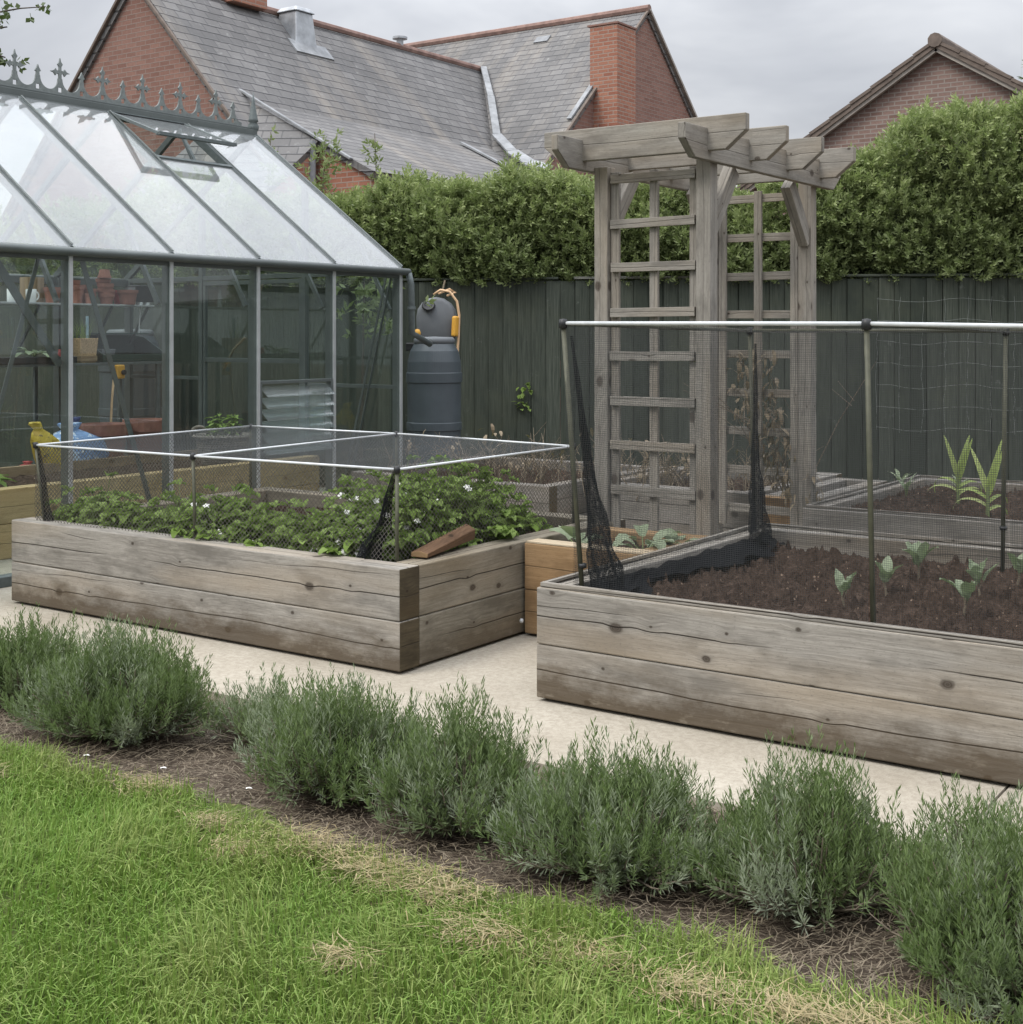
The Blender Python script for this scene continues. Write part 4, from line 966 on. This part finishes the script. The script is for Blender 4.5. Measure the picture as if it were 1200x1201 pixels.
def ud(u,v,d):  # direction helper used for the two trees that only peep in at the picture's edges
    s_,c_=math.sin(R(34.78)),math.cos(R(34.78)); a=(u-600)/1575; b=(393-v)/1575
    return Vector((-s_*d+c_*a*d, c_*d+s_*a*d, 1.443+b*d))
tree((-14.2,7.75,0),(-14.0,7.9,5.0),(.9,.9,1.3),260,'slender tree whose outer twigs hang into the sky above the greenhouse','tree',extra=[[(-13.2,8.5,4.80),(-12.96,8.65,4.90),(-12.62,8.88,4.97),(-12.40,9.04,4.99)],[(-13.2,8.5,4.65),(-12.95,8.66,4.74),(-12.74,8.80,4.77)],[(-13.2,8.45,4.25),(-12.85,8.72,4.42),(-12.64,8.87,4.35)],[(-13.3,8.4,4.45),(-12.9,8.69,4.50),(-12.76,8.79,4.44)]])
t=thing('conifer','dark conifer just showing at the right edge beyond the brown brick house','tree',(-8.0,34.9,0))
MB().tube([(-8.0,34.9,0),(-8.0,34.9,8.7)],[.16,.03],8).build('trunk','bark',t)
pp=[];dd=[]
for k in range(900):
    z=U(3.0,8.5); r=(8.9-z)*.36*U(.3,1); a=U(0,2*PI); pp.append((-8.0+r*math.cos(a),34.9+r*math.sin(a),z-.1*r)); dd.append((math.cos(a),math.sin(a),-.1))
V,F,k=spread(sprig_t(9,.32,.03,.14,.6),np.array(pp),np.array(dd),rng.uniform(.8,1.3,len(pp))); np_mesh('crown',V,F,'tree_leaf',np.zeros(len(F)),t)

# ------------------------------------------------------------------ houses
t=H=thing('house','old red brick building with two steep slate roofs meeting in a valley','house',(-16,20,0))
x1,z1,yg=-17.0,7.13,14.0; sl=math.tan(R(47.6)); x2=None; z2=8.19; y2=24.5; xg2=-13.57; s2=.925
def zr(x): return z1-abs(x-x1)*sl
# wing 1 gable wall facing the garden, behind its verge
mb=MB(); mb.poly([(x1-4.6,yg+.05,0),(x1+3.3,yg+.05,0),(x1+3.3,yg+.05,zr(x1+3.3)-.1),(x1,yg+.05,z1-.12),(x1-4.6,yg+.05,zr(x1-4.6)-.1)],(0,.3,0)); mb.build('gable_wall','brick_old',H)
def slab(mb,pts,th=.10):
    a,b,c=map(Vector,pts[:3]); n=(b-a).cross(c-a).normalized(); n=n if n.z>0 else -n
    return mb.poly(pts,-th,n)
yE=23.4
# main slopes of wing 1
xk=x1+1.94; zk=zr(xk); cs=.50; ya_=14.68
def zc(x): return zk-(x-xk)*cs
slab(MB(),[(x1,yg,z1),(xk,yg,zk),(xk,21.2,zk),(x1,yE,z1)]).build('slate_roof','slate',H)
slab(MB(),[(xk,yg,zk-.004),(x1+3.2,yg,zr(x1+3.2)),(x1+3.2,ya_+.5,zr(x1+3.2)),(xk,ya_+.5,zk-.004)]).build('slate_roof','slate',H)
slab(MB(),[(x1,yg,z1),(x1-4.8,yg,zr(x1-4.8)),(x1-4.8,30,zr(x1-4.8)),(x1,30,z1)]).build('slate_roof','slate',H)
# shallower lower roof (catslide) ending over a low brick wall
xe=-12.6
slab(MB(),[(xk-.02,ya_,zk+.02),(xe,ya_,zc(xe)+.02),(xe,19.6,zc(xe)+.02),(-13.38,20.33,zc(-13.38)+.02),(-14.47,20.86,zc(-14.47)+.02),(xk-.02,21.22,zk+.02)]).build('lower_slate_roof','slate',H)
slab(MB(),[(-15.25,ya_-.01,5.12),(-15.25,12.4,3.3),(-13.66,12.4,2.55),(-13.66,ya_-.01,4.32)]).build('lean_to_roof','slate',H)
MB().poly([(-15.0,ya_+.06,0),(xe-.1,ya_+.06,0),(xe-.1,ya_+.06,zc(xe-.1)-.08),(-15.0,ya_+.06,zc(-15.0)-.08)],(0,.25,0)).build('side_wall','brick_orange',H)
def strip(a,b,w,th,mat,name,up=(0,0,1)): return MB().beam(a,b,w,th,up=up).build(name,mat,H,.01)
MB().poly([(-13.7,12.4,0),(-13.7,14.62,0),(-13.7,14.62,4.2),(-13.7,12.4,2.48)],(-.2,0,0)).build('side_wall','brick_orange',H)
strip((-15.3,ya_-.03,5.24),(-13.0,ya_-.03,zc(-13.0)+.02),.07,.04,'lead','flashing')
MB().tube([(-13.68,ya_-.12,4.3),(-13.66,ya_-.12,2.0)],.05,8).build('downpipe','lead',H)
strip((x1-.05,yg-.03,z1+.0),(x1+3.2,yg-.03,zr(x1+3.2)),.05,.05,'roof_tile','verge_strip',(0,1,0)); strip((x1,yg-.03,z1),(x1-4.8,yg-.03,zr(x1-4.8)),.05,.06,'roof_tile','verge_strip',(0,1,0))
MB().tube([(x1,yg-.04,z1+.03),(x1,yE,z1+.02)],.075,8).build('ridge_tiles','ridge_tile',H)
# wing 2: ridge along x, gable facing right
def zw(y): return z2-abs(y-y2)*s2
yb2=19.6
slab(MB(),[(xg2,y2,z2),(-24,y2,z2),(-24,yb2-.2,zw(yb2-.2)),(xg2,yb2-.2,zw(yb2-.2))]).build('slate_roof','slate',H)
slab(MB(),[(xg2,y2,z2),(-24,y2,z2),(-24,29,zw(29)),(xg2,29,zw(29))]).build('slate_roof','slate',H)
MB().poly([(xg2-.04,yb2,0),(xg2-.04,29,0),(xg2-.04,29,zw(29)-.1),(xg2-.04,y2,z2-.1),(xg2-.04,yb2,zw(yb2)-.1)],(-.3,0,0)).build('gable_wall','brick_old',H)
MB().tube([(xg2+.04,y2,z2+.03),(-21,y2,z2+.02)],.085,8).build('ridge_tiles','ridge_tile',H)
MB().beam((xg2+.02,y2,z2),(xg2+.02,yb2,zw(yb2)),.04,.05,up=(1,0,0)).build('verge_strip','roof_tile',H); MB().beam((xg2-.10,22.5,zw(22.5)+.05),(xg2-.10,21.6,zw(21.6)+.05),.10,.03).build('flashing','lead',H); MB().beam((xg2+.02,y2,z2),(xg2+.02,29,zw(29)),.05,.10,up=(1,0,0)).build('verge_strip','verge',H)
ch=MB(); ch.box((-13.38,22.75,3.8),(.62,.72,7.3),long=-1); c_=ch.build('chimney_breast','brick_orange',H,.01)
MB().poly([(-13.74,22.37,7.452),(-13.05,22.37,7.452),(-13.05,23.13,7.452),(-13.74,23.13,7.452)],(0,0,.035)).build('chimney_cap','brick_old',c_)
# lead valley and flashing where the wings meet
VP_=[Vector((-16.95,23.33,7.15)),Vector((-16.07,22.37,6.29)),Vector((-15.16,21.30,5.30)),Vector((-14.47,20.83,4.87)),Vector((-13.87,20.53,4.58)),Vector((-13.38,20.36,4.42))]
for i in range(5): strip(VP_[i]+Vector((.06,-.06,.03)),VP_[i+1]+Vector((.06,-.06,.03)),(.13,.15,.20,.26,.30)[i],.05,'lead','lead_valley',(.45,-.45,.77))
MB().beam((-14.95,19.9,zc(-14.95)+.06),(-13.5,19.85,zc(-13.5)+.06),.12,.03).build('flashing','lead',H)
# flue cowl, vent slates and chimney pot on the first ridge
f_=taper((x1+.30,17.35,z1-.62),.27,.21,.62); f_.build('flue_cowl','galv',H,.02); taper((x1+.30,17.35,z1+.0),.25,.19,.09).build('flue_cap','galv',H,.02)
MB().box((x1+.62,17.4,z1-.66),(.34,.95,.03),Matrix.Rotation(R(47.6),3,'Y')).build('flue_flashing','lead',H)
MB().box((x1,16.3,z1+.2),(.5,.8,.5),long=-1).build('chimney_stack','brick_orange',H,.01)
MB().lathe([(.07,0),(.07,.12),(.15,.13),(.15,.17),(.001,.18)],(x1,20.6,z1+.05),12).build('roof_vent_cap','galv',H)
MB().box((-15.9,24.05,zw(24.05)+.02),(.35,.22,.03),Matrix.Rotation(R(42.8),3,'X')).build('vent_slate','lead',H)
MB().box((-15.2,20.2,zw(20.2)+.02),(.35,.22,.03),Matrix.Rotation(R(42.8),3,'X')).build('vent_slate','lead',H)

t=H=thing('house','low brown brick gable house showing above the right hand hedge','house',(-7.4,27,0))
za=6.657; xa=-7.414; s3=.63
MB().poly([(xa-4,24.05,0),(xa+4.5,24.05,0),(xa+4.5,24.05,za-4.5*s3-.12),(xa,24.05,za-.12),(xa-4,24.05,za-4*s3-.12)],(0,.3,0)).build('gable_wall','brick_brown',H)
for sg,L in ((-1,4.3),(1,4.8)):
    slab(MB(),[(xa,23.85,za),(xa+sg*L,23.85,za-L*s3),(xa+sg*L,33,za-L*s3),(xa,33,za)],.09).build('tiled_roof','roof_tile',H)
    MB().beam((xa,23.93,za-.11),(xa+sg*L,23.93,za-.11-L*s3),.12,.09,up=(0,1,0)).build('verge_board','verge',H)
    mb=MB()
    for k in range(11):
        f=(k+.5)/11*L; mb.box((xa+sg*f,23.90,za-f*s3+.02),(L/11*1.15,.14,.055),Matrix.Rotation(sg*math.atan(s3)-sg*.04,3,'Y'))
    mb.build('verge_tiles','roof_tile',H)
MB().tube([(xa,23.82,za+.02),(xa,33,za+.02)],.13,10).build('ridge_tiles','roof_tile',H)

# ------------------------------------------------------------------ crop plants
def strawberry(loc,n,size,mat='berry_leaf'):
    """clump of three part leaves on stalks"""
    mb=MB(); c=Vector(loc)
    for k in range(n):
        a=k*2.399+U(-.4,.4); r=U(.1,1)**.7; d=Vector((math.cos(a)*r,math.sin(a)*r,U(.4,1.1)*(1.25-.6*r))); L=size*U(.45,1.15)
        e=c+d*L; m_=(c+e)/2+Vector((0,0,.12*L)); mb.tube([c+Vector((U(-.02,.02),U(-.02,.02),0)),m_,e],.0028,4,1,False)
        out=Vector((d.x,d.y,.15)).normalized()
        for q in (-1.1,0,1.1):
            dd=Matrix.Rotation(q,3,'Z')@out+Vector((0,0,U(-.2,.35))); mb.leaf(e,dd,.064*U(.7,1.25),.050*U(.7,1.2),U(.1,1.0),4,fold=U(.2,.9),ripple=.010)
    return mb
def flower(mb,c,r):
    c=Vector(c); tilt=Matrix.Rotation(U(.5,1.0),3,Vector((.82,.57,0)))
    for k in range(5):
        a=2*PI*k/5; d=tilt@Vector((math.cos(a),math.sin(a),.1)); mb.leaf(c,d,r,r*.95,.2,2,up=tuple(tilt@Vector((0,0,1))),fold=.1)
    return mb
sb=[]
for i in range(12):
    x=-6.12+.183*i+U(-.03,.03); sb.append((x,4.70+U(-.03,.05),.35,U(.15,.21)))
for i in range(5): sb.append((-5.6+.36*i+U(-.05,.05),4.92+U(-.05,.06),.35,U(.19,.25)))
for x,y,s_ in ((-4.05,4.80,.20),(-4.06,5.05,.25),(-4.22,4.95,.28),(-4.12,5.25,.33),(-4.38,5.15,.32),(-4.02,5.35,.26),(-4.25,5.5,.36),(-4.52,5.4,.34),(-4.05,5.72,.22),(-4.3,5.75,.34),(-6.15,4.85,.22)): sb.append((x,y,.35,s_))
for i,(x,y,z,s_) in enumerate(sb):
    tall=s_>.24 or (x>-4.15)
    t=thing('strawberry_plant','tall bushy strawberry plant in the crowded right part of the netted bed' if tall else 'low strawberry plant in the front rows of the netted bed','strawberry plant',(x,y,z),'tall strawberry plants under the net' if tall else 'low strawberry plants under the net')
    strawberry((x,y,z),135 if tall else 74,s_*1.02).build('leaves',['potato_leaf' if (tall and i%2) else 'berry_leaf','green_stem'],t)
    if tall or i%2==0:
        mb=MB()
        for q in range(4 if tall else 1):
            a=U(-2.6,-.4); p=Vector((x+math.cos(a)*s_*.55,y+math.sin(a)*s_*.6-.02,z+s_*U(.35,.95))); flower(mb,p,.019)
        mb.build('flowers','petal',t)
def brassica(loc,size,label,n=4,stemc='green_stem'):
    t=thing('brassica_seedling',label,'seedling',loc); c=Vector(loc); mb=MB()
    h=size*.34; lx,ly=U(-.015,.015),U(-.015,.015); top_=c+Vector((lx,ly,h)); mb.tube([c-Vector((0,0,.02)),c+Vector((lx*.4,ly*.4,h*.5)),top_],[.006,.005,.004],6,1)
    a0=U(0,6)
    for k in range(n):
        a=a0+k*2.4+U(-.4,.4); el=U(.15,.7); d=Vector((math.cos(a)*el,math.sin(a)*el,1)).normalized(); b_=c+(top_-c)*(.55+.45*k/n); e_=b_+d*size*U(.18,.30)
        mb.tube([b_,(b_+e_)/2+Vector((0,0,.004)),e_],[.003,.0026,.002],5,1,False)
        mb.leaf(e_,(d+Vector((0,0,.15))).normalized(),size*U(.45,.70),size*U(.28,.40),U(.1,.9),6,up=(0,0,1),fold=U(.15,.5),ripple=.007)
    mb.leaf(top_,(U(-.2,.2),U(-.2,.2),1),size*.3,size*.14,.2,4,fold=.6)
    mb.build('leaves',['brassica','dry_stem'],t)
brassica((-1.954,5.13,.36),0.143,'small cabbage seedling left of the middle stake')
brassica((-1.901,5.47,.36),0.151,'cabbage seedling just right of the middle stake')
brassica((-1.906,5.90,.36),0.168,'grey green cabbage seedling nearest the back board',5)
brassica((-1.522,5.24,.36),0.160,'broad cabbage seedling in front of its close twin',5)
brassica((-1.567,5.64,.36),0.151,'cabbage seedling standing behind its close twin',5)
brassica((-1.504,5.97,.36),0.151,'cabbage seedling at the right edge of the picture')
def corn(loc,h,label,n=7):
    t=thing('sweetcorn_plant',label,'sweetcorn',loc); c=Vector(loc); mb=MB()
    mb.tube([c-Vector((0,0,.03)),c+Vector((0,0,h*.25)),c+Vector((0,0,h*.45))],[.012,.010,.006],7,1)
    for k in range(n):
        a=.45+(k%2)*PI+U(-.45,.45); up_=k>=n-3; el=.32 if up_ else U(.75,1.1)
        d=Vector((math.cos(a)*el,math.sin(a)*el,1)).normalized()
        mb.leaf(c+Vector((0,0,h*(.10+.055*k))),d,h*(.72 if up_ else .66)*U(.85,1.1),.042 if up_ else .030,U(.35,.7) if up_ else U(1.9,2.9),12,up=(.35,-1,.35) if up_ else (.2,-.6,1),fold=.10,shape='strap')
    mb.build('leaves',['corn','green_stem'],t)
corn((-2.50,8.50,.40),.42,'left of the two sweetcorn plants in the far bed')
corn((-2.14,7.85,.40),.40,'right of the two sweetcorn plants, next to the cage stake')
for i,(x,y) in enumerate(((-3.02,8.95),(-2.86,8.6),(-2.62,8.95))):
    t=thing('vegetable_seedling',['small grey leaved seedling at the back corner of the sweetcorn bed','small wilted seedling in the middle of the sweetcorn bed','thin seedling beside the left sweetcorn plant'][i],'seedling',(x,y,.4)); rosette((x,y,.4),6,.12,.028,'brassica',1.6,.5,.9).build('leaves',['brassica','green_stem'],t)
# cabbages in the orange bed
for i,(x,y,s_,n) in enumerate(((-3.50,5.62,.20,7),(-3.16,5.66,.26,8),(-3.06,5.80,.18,8))):
    t=thing('cabbage_plant',['broad pale cabbage leaf arching over the strawberry bed edge','large leaved cabbage plant behind the bunched net','smaller cabbage plant at the right end of the orange bed'][i],'cabbage',(x,y,.37)); rosette((x,y,.37),n,s_*.80,.095,'brassica',1.0,.8,1.3,.55,rip=.008).build('leaves',['brassica','green_stem'],t)
# dry stems behind
def twigs(loc,rx,ry,n,h,label,leafy=0,name='dead_plant',mat='dry_stem',cat='dead plant'):
    t=thing(name,label,cat,loc); c=Vector(loc); mb=MB()
    for k in range(n):
        b=c+Vector((U(-rx,rx),U(-ry,ry),0)); l=h*U(.4,1.1); d=Vector((U(-.7,.7),U(-.5,.5),1)).normalized(); p1=b+d*l*.5; p2=p1+(d+Vector((U(-.7,.7),U(-.5,.5),U(-.5,.3)))).normalized()*l*.5
        mb.tube([b,p1,p2],[.0045,.0035,.0015],4,0,False)
        for q in range(2): 
            s_=b+(p2-b)*U(.3,.8); mb.tube([s_,s_+Vector((U(-.15,.15),U(-.12,.12),U(.02,.16)))],[.0025,.0012],4,0,False)
    mb.build('stems',mat,t)
    if leafy:
        m=MB()
        for k in range(leafy):
            b=c+Vector((U(-rx,rx),U(-ry,ry),U(.02,h))); m.leaf(b,(U(-1,1),U(-1,1),U(-.8,.5)),U(.03,.09),U(.015,.035),U(.4,1.6),3)
        m.build('dead_leaves','dry_leaf',t)
    return t
twigs((-5.0,8.1,.36),.75,.5,70,.40,'mass of pale dry stems in the bed behind the strawberries',60)
twigs((-6.1,8.2,.36),.45,.5,50,.40,'sparse dry stems near the greenhouse corner',20)
twigs((-4.15,8.3,.36),.5,.4,70,.32,'dry seedheads behind the left trellis',70)
t=twigs((-3.30,7.62,.50),.16,.05,16,.9,'withered brown climber clinging to the right trellis of the arch',0,'climbing_plant','twig','climber')
m=MB()
for k in range(330):
    z=U(.45,1.36); x=-3.28+.16*math.sin(z*4)+U(-.13,.14); m.leaf((x,7.50+U(-.05,.10),z),(U(-1,1),U(-1,.3),U(-1,.2)),U(.035,.10),U(.012,.032),U(.4,1.8),3)
m.build('dead_leaves','dry_leaf',t)
t=thing('broad_leaf_shrub','broad leaved shrub behind the greenhouse gable seen through glass','shrub',(-7.75,8.85,0))
P_=np.stack([rng.normal(-7.66,.17,46),rng.normal(8.85,.08,46),rng.uniform(1.4,1.95,46)],1); V,F,k=spread(sprig_t(6,.09,.035,.10),P_,rng.normal(0,1,(46,3)),rng.uniform(.7,1.1,46)); np_mesh('leaves',V,F,'hedge',np.repeat(rng.random(46)*.2,k),t)
MB().tube([(-7.75,8.85,0),(-7.72,8.87,1.9)],[.02,.006],6).build('stem','bark',t)

# ------------------------------------------------------------------ lavender hedge
def lavender(cx,cy,rx,ry,h,label,n=430,bare=.12,name='lavender_bush'):
    t=thing(name,label,'lavender',(cx,cy,0),'lavender bushes along the path edge')
    # tufts of near upright shoots on woody stems that fan out of the foot
    K=max(14,int(n/13)); ta=rng.uniform(0,2*PI,K); tr=rng.random(K)**.62*.92; lump=1+.16*np.sin(3*ta+cx*9)+.10*np.sin(7*ta+cx*5)
    tcx=cx+.93*rx*tr*np.cos(ta)*lump; tcy=cy+.94*ry*tr*np.sin(ta)*lump; hj=rng.uniform(.90,1.04); tch=h*hj*(1.13-.80*tr**2.0)*rng.uniform(.66,1.10,K); ttone=np.where(rng.random(K)<bare,rng.uniform(.5,1,K),rng.uniform(0,.22,K))
    id_=rng.integers(0,K,n); sg=.026+.022*rng.random(n)
    tx=tcx[id_]+rng.normal(0,1,n)*sg; ty=tcy[id_]+rng.normal(0,1,n)*sg; tz=tch[id_]*rng.uniform(.60,1.08,n)
    low=rng.random(n)<.15; tz=np.where(low,tz*rng.uniform(.35,.7,n),tz)
    bx=cx+.35*(tx-cx)*.6; by=cy+.35*(ty-cy)*.6
    B=np.stack([bx,by,np.full(n,-.01)],1); T=np.stack([tx,ty,np.maximum(tz,.06)],1)
    ctrl=np.stack([bx+(tx-bx)*.92,by+(ty-by)*.92,.34*T[:,2]],1)
    Vs=[];tones=[]
    NL=32
    for j in range(NL):
        f=.34+.66*((j//2*2)/(NL-2))**.72+.010*(j%2)
        f=min(f,1.0)
        p=(1-f)**2*B+2*f*(1-f)*ctrl+f*f*T
        d=nrmz(2*(1-f)*(ctrl-B)+2*f*(T-ctrl)); d=nrmz(d+np.array([0,0,.25]))
        r=nrmz(np.cross(d,rng.normal(size=(n,3)))); top=max(0,(f-.55)/.45)
        ld=nrmz(d*(.55+.75*top)+r*(1.0-.45*top))
        L=(.033-.009*top)*rng.uniform(.7,1.25,n); wd=.0027+.0011*rng.random(n)
        s_=nrmz(np.cross(ld,rng.normal(size=(n,3))))
        q=np.stack([p,p+ld*(L*.55)[:,None]+s_*wd[:,None]*.55,p+ld*L[:,None],p+ld*(L*.55)[:,None]-s_*wd[:,None]*.55],1)
        Vs.append(q.reshape(-1,3)); tones.append(np.clip(ttone[id_]*(.7+.3*(1-top))+np.where(low,.25,0)+rng.normal(0,.07,n),0,1))
    V=np.concatenate(Vs); F=np.arange(len(V)).reshape(-1,4); np_mesh('leaves',V,F,'lavender',np.concatenate(tones),t)
    mb=MB()
    for i in range(0,n,1):
        b,c,e=B[i],ctrl[i],T[i]; mb.tube([b,(b+2*c+e)/4,(b*.09+c*.42+e*.49)],[.0035,.0026,.0014],4,0,False)
    mb.build('woody_stems','twig',t)
    return t
LV=[(-4.60,3.28,.32,.30,.29,'lavender bush cut by the left edge of the picture, with a white flower petal'),
 (-3.98,3.24,.44,.34,.36,'largest lavender bush, second from the left, taller than its neighbours at the left'),
 (-2.92,3.21,.36,.32,.325,'rounded lavender bush in front of the strawberry bed corner'),
 (-2.40,3.20,.27,.30,.31,'narrow upright lavender bush in front of the gap between the two large beds'),
 (-1.88,3.20,.37,.32,.30,'broad spreading lavender bush below the left end of the right bed'),
 (-1.33,3.26,.30,.29,.33,'tall tufted lavender bush left of the bottom right corner one'),
 (-.78,3.12,.36,.34,.33,'lavender bush with silvery dead twigs at the bottom right corner'),
 (-.05,3.2,.38,.32,.33,'lavender bush beyond the right edge of the picture')]
for i,(x,y,rx,ry,h,l) in enumerate(LV): lavender(x,y,rx,ry,h,l,int(1350*rx*ry/.12),.16+.06*(i%3))
lavender(-3.48,3.44,.20,.20,.24,'sparse grey half dead lavender bush between two full green ones',190,.85)
lavender(-1.02,3.55,.20,.16,.24,'small feathery lavender tuft at the kerb between two big bushes',260,.1)

# ------------------------------------------------------------------ lawn grass and litter
def blades(name,label,n,x,y,z,L,wd,lean,mat,tone,kind='stuff',flat=False):
    a=1.6*np.sin(x*2.1+y*1.3)+1.3*np.sin(y*4.1-x*3.3)+rng.normal(0,1.0,n); d=np.stack([np.cos(a),np.sin(a),np.zeros(n)],1); s=np.stack([-np.sin(a),np.cos(a),np.zeros(n)],1)
    P_=np.stack([x,y,z],1); w=wd[:,None]; l=L[:,None]; k=lean[:,None]; up=np.array([0,0,1.])
    if flat: m=P_+d*l*.5+up*l*rng.uniform(-.02,.16,n)[:,None]; e=P_+d*l+s*l*rng.normal(0,.18,n)[:,None]+up*l*rng.uniform(-.05,.2,n)[:,None]
    else: m=P_+up*l*.55*(1-.25*k)+d*l*.28*k; e=P_+up*l*np.maximum(.12,(1-.85*k))+d*l*.85*k
    V=np.stack([P_-s*w*.5,P_+s*w*.5,m+s*w*.45,m-s*w*.45,m-s*w*.45,m+s*w*.45,e+s*w*.06,e-s*w*.06],1).reshape(-1,3)
    F=np.arange(len(V)).reshape(-1,4); o=np_mesh(name,V,F,mat,np.repeat(tone,2)); return tag(o,label,'grass',None,kind)
def edge(x): return 2.83+.04*np.sin(x*3.1)+.03*np.sin(x*7.7+1)+.02*np.sin(x*17)
n=185000; x=rng.uniform(-5.6,.6,n); y=rng.uniform(.7,2.9,n); ok=(y<edge(x)+rng.normal(0,.02,n)); x=x[ok];y=y[ok];n=len(x)
pat=np.sin(x*5.3+1)*np.cos(y*6.1)+.6*np.sin(x*13+y*9); tuft=np.clip(.5+.35*pat,0,1)
blades('grass','unmown green lawn grass in the foreground',n,x,y,np.full(n,-.015),rng.uniform(.04,.135,n)*(.60+.60*tuft),rng.uniform(.0022,.0042,n),np.clip(rng.normal(.55,.28,n),.05,1.1),'grass',np.clip(rng.normal(.20,.2,n)+.16*pat+.45*np.exp(-((edge(x)-y)/.16)**2)*(.5+.5*np.sin(x*5+1))+.10*np.sin(x*1.7+y*2),0,1))
# straw patches along the edge
cs=[(-3.35,2.82,.16),(-2.95,2.70,.13),(-2.62,2.77,.22),(-2.35,2.74,.24),(-2.12,2.73,.24),(-1.85,2.58,.20),(-1.62,2.62,.16),(-2.05,2.30,.09),(-1.35,2.60,.22),(-1.12,2.62,.22),(-3.9,2.6,.12),(-2.75,2.60,.12),(-.95,2.68,.2)]
xs=[];ys=[];
for cx,cy,r in cs:
    m_=int(1900*r); xs.append(rng.normal(cx,r*.34,m_)+.05*rng.standard_t(2,m_)*r); ys.append(rng.normal(cy,r*.20,m_))
x=np.concatenate(xs);y=np.concatenate(ys);n=len(x)
blades('dry_grass','pale dry cut grass lying in patches along the lawn edge',n,x,y,rng.uniform(.0,.045,n),rng.uniform(.03,.08,n),rng.uniform(.0016,.003,n),np.clip(rng.normal(1.0,.15,n),.6,1.15),'straw',rng.random(n)*.6,flat=True)
n=26000; x=rng.uniform(-6,.8,n); y=rng.uniform(2.78,3.72,n)
blades('plant_litter','dead twigs and dry clippings scattered over the border soil',n,x,y,rng.uniform(-.02,.012,n),rng.uniform(.02,.09,n),rng.uniform(.0014,.0034,n),np.clip(rng.normal(1.05,.1,n),.8,1.15),'litter',rng.random(n)*.5,flat=True)
for i,(x,y) in enumerate(((-3.82,2.94),(-3.50,3.0),(-3.12,3.02),(-3.08,2.72))):
    mb=MB(); mb.leaf((x,y,.006),(.8,.5,.25),.018,.012,.5,3,fold=.2); mb.leaf((x+.004,y-.006,.006),(-.3,.8,.3),.011,.008,.4,3)
    single('fallen_petal',mb,'petal',['white petal lying at the lawn edge on the far left','white petal at the lawn edge below the largest lavender','brightest white petal on bare soil between two lavenders','white petal down in the lawn grass'][i],'petal',(x,y,0))

# ------------------------------------------------------------------ light, sky, camera
w=bpy.data.worlds.new('World'); sc.world=w; w.use_nodes=True; nt=w.node_tree; nt.nodes.clear()
class WW(W):
    def __init__(s,t): s.t=t
q=WW(nt); out=nt.nodes.new('ShaderNodeOutputWorld')
SUN_EL,SUN_AZ=52,205
sky=nt.nodes.new('ShaderNodeTexSky'); sky.sky_type='NISHITA'; sky.sun_disc=False; sky.sun_elevation=R(SUN_EL); sky.sun_rotation=R(SUN_AZ); sky.air_density=1.5; sky.dust_density=4
d=q.n('TexCoord').outputs['Generated']; z=q.m('MAXIMUM',q.sep(d)[2],0.0)
lum=q.m('ADD',.575,q.m('MULTIPLY',q.m('MULTIPLY',z,z),3.2))
cl=q.noise(q.vm('MULTIPLY',d,(2.2,2.2,5.5)),1.4,5,.55,.4)
cl2=q.noise(q.vm('MULTIPLY',d,(1.2,1.2,3.5)),2.0,3,.5)
lum=q.m('MULTIPLY',lum,q.m('ADD',.74,q.m('ADD',q.m('MULTIPLY',q.mr(cl,.36,.64),.40),q.m('MULTIPLY',q.mr(cl2,.35,.65),.10))))
cloud=q.vm('MULTIPLY',q.mix(q.mr(cl,.35,.65),(.905,.94,1.03),(.97,.985,1.015)),q.xyz(lum,lum,lum))
bg1=q.n('Background',None,Color=sky.outputs[0],Strength=.10); bg2=q.n('Background',None,Color=cloud,Strength=1.0)
mx=q.n('MixShader',None,i0=.90,i1=bg1.outputs[0],i2=bg2.outputs[0]); nt.links.new(mx.outputs[0],out.inputs[0])
sl_=bpy.data.lights.new('sun','SUN'); sl_.energy=1.5; sl_.angle=R(18); sl_.color=(1,.95,.87); so=bpy.data.objects.new('sun',sl_); COL.objects.link(so)
az=R(SUN_AZ); el=R(SUN_EL); dv=Vector((math.sin(az)*math.cos(el),math.cos(az)*math.cos(el),math.sin(el)))
so.rotation_euler=dv.to_track_quat('Z','Y').to_euler(); so.location=(0,-5,12)
cam=bpy.data.cameras.new('camera'); co=bpy.data.objects.new('camera',cam); COL.objects.link(co); sc.camera=co
co.location=(0,0,1.443); co.rotation_euler=(R(90),0,R(34.78)); cam.sensor_fit='HORIZONTAL'; cam.sensor_width=36; cam.lens=36*1575/1200; cam.shift_x=0; cam.shift_y=-207.5/1200; cam.clip_end=400; cam.clip_start=.05
sc.render.engine='CYCLES'; sc.cycles.transparent_max_bounces=32; sc.cycles.max_bounces=8; sc.cycles.diffuse_bounces=3
sc.render.resolution_x=1023; sc.render.resolution_y=1024
v=sc.view_settings; v.view_transform='Standard'; v.look='None'; v.gamma=1; v.exposure=.23; v.use_curve_mapping=False
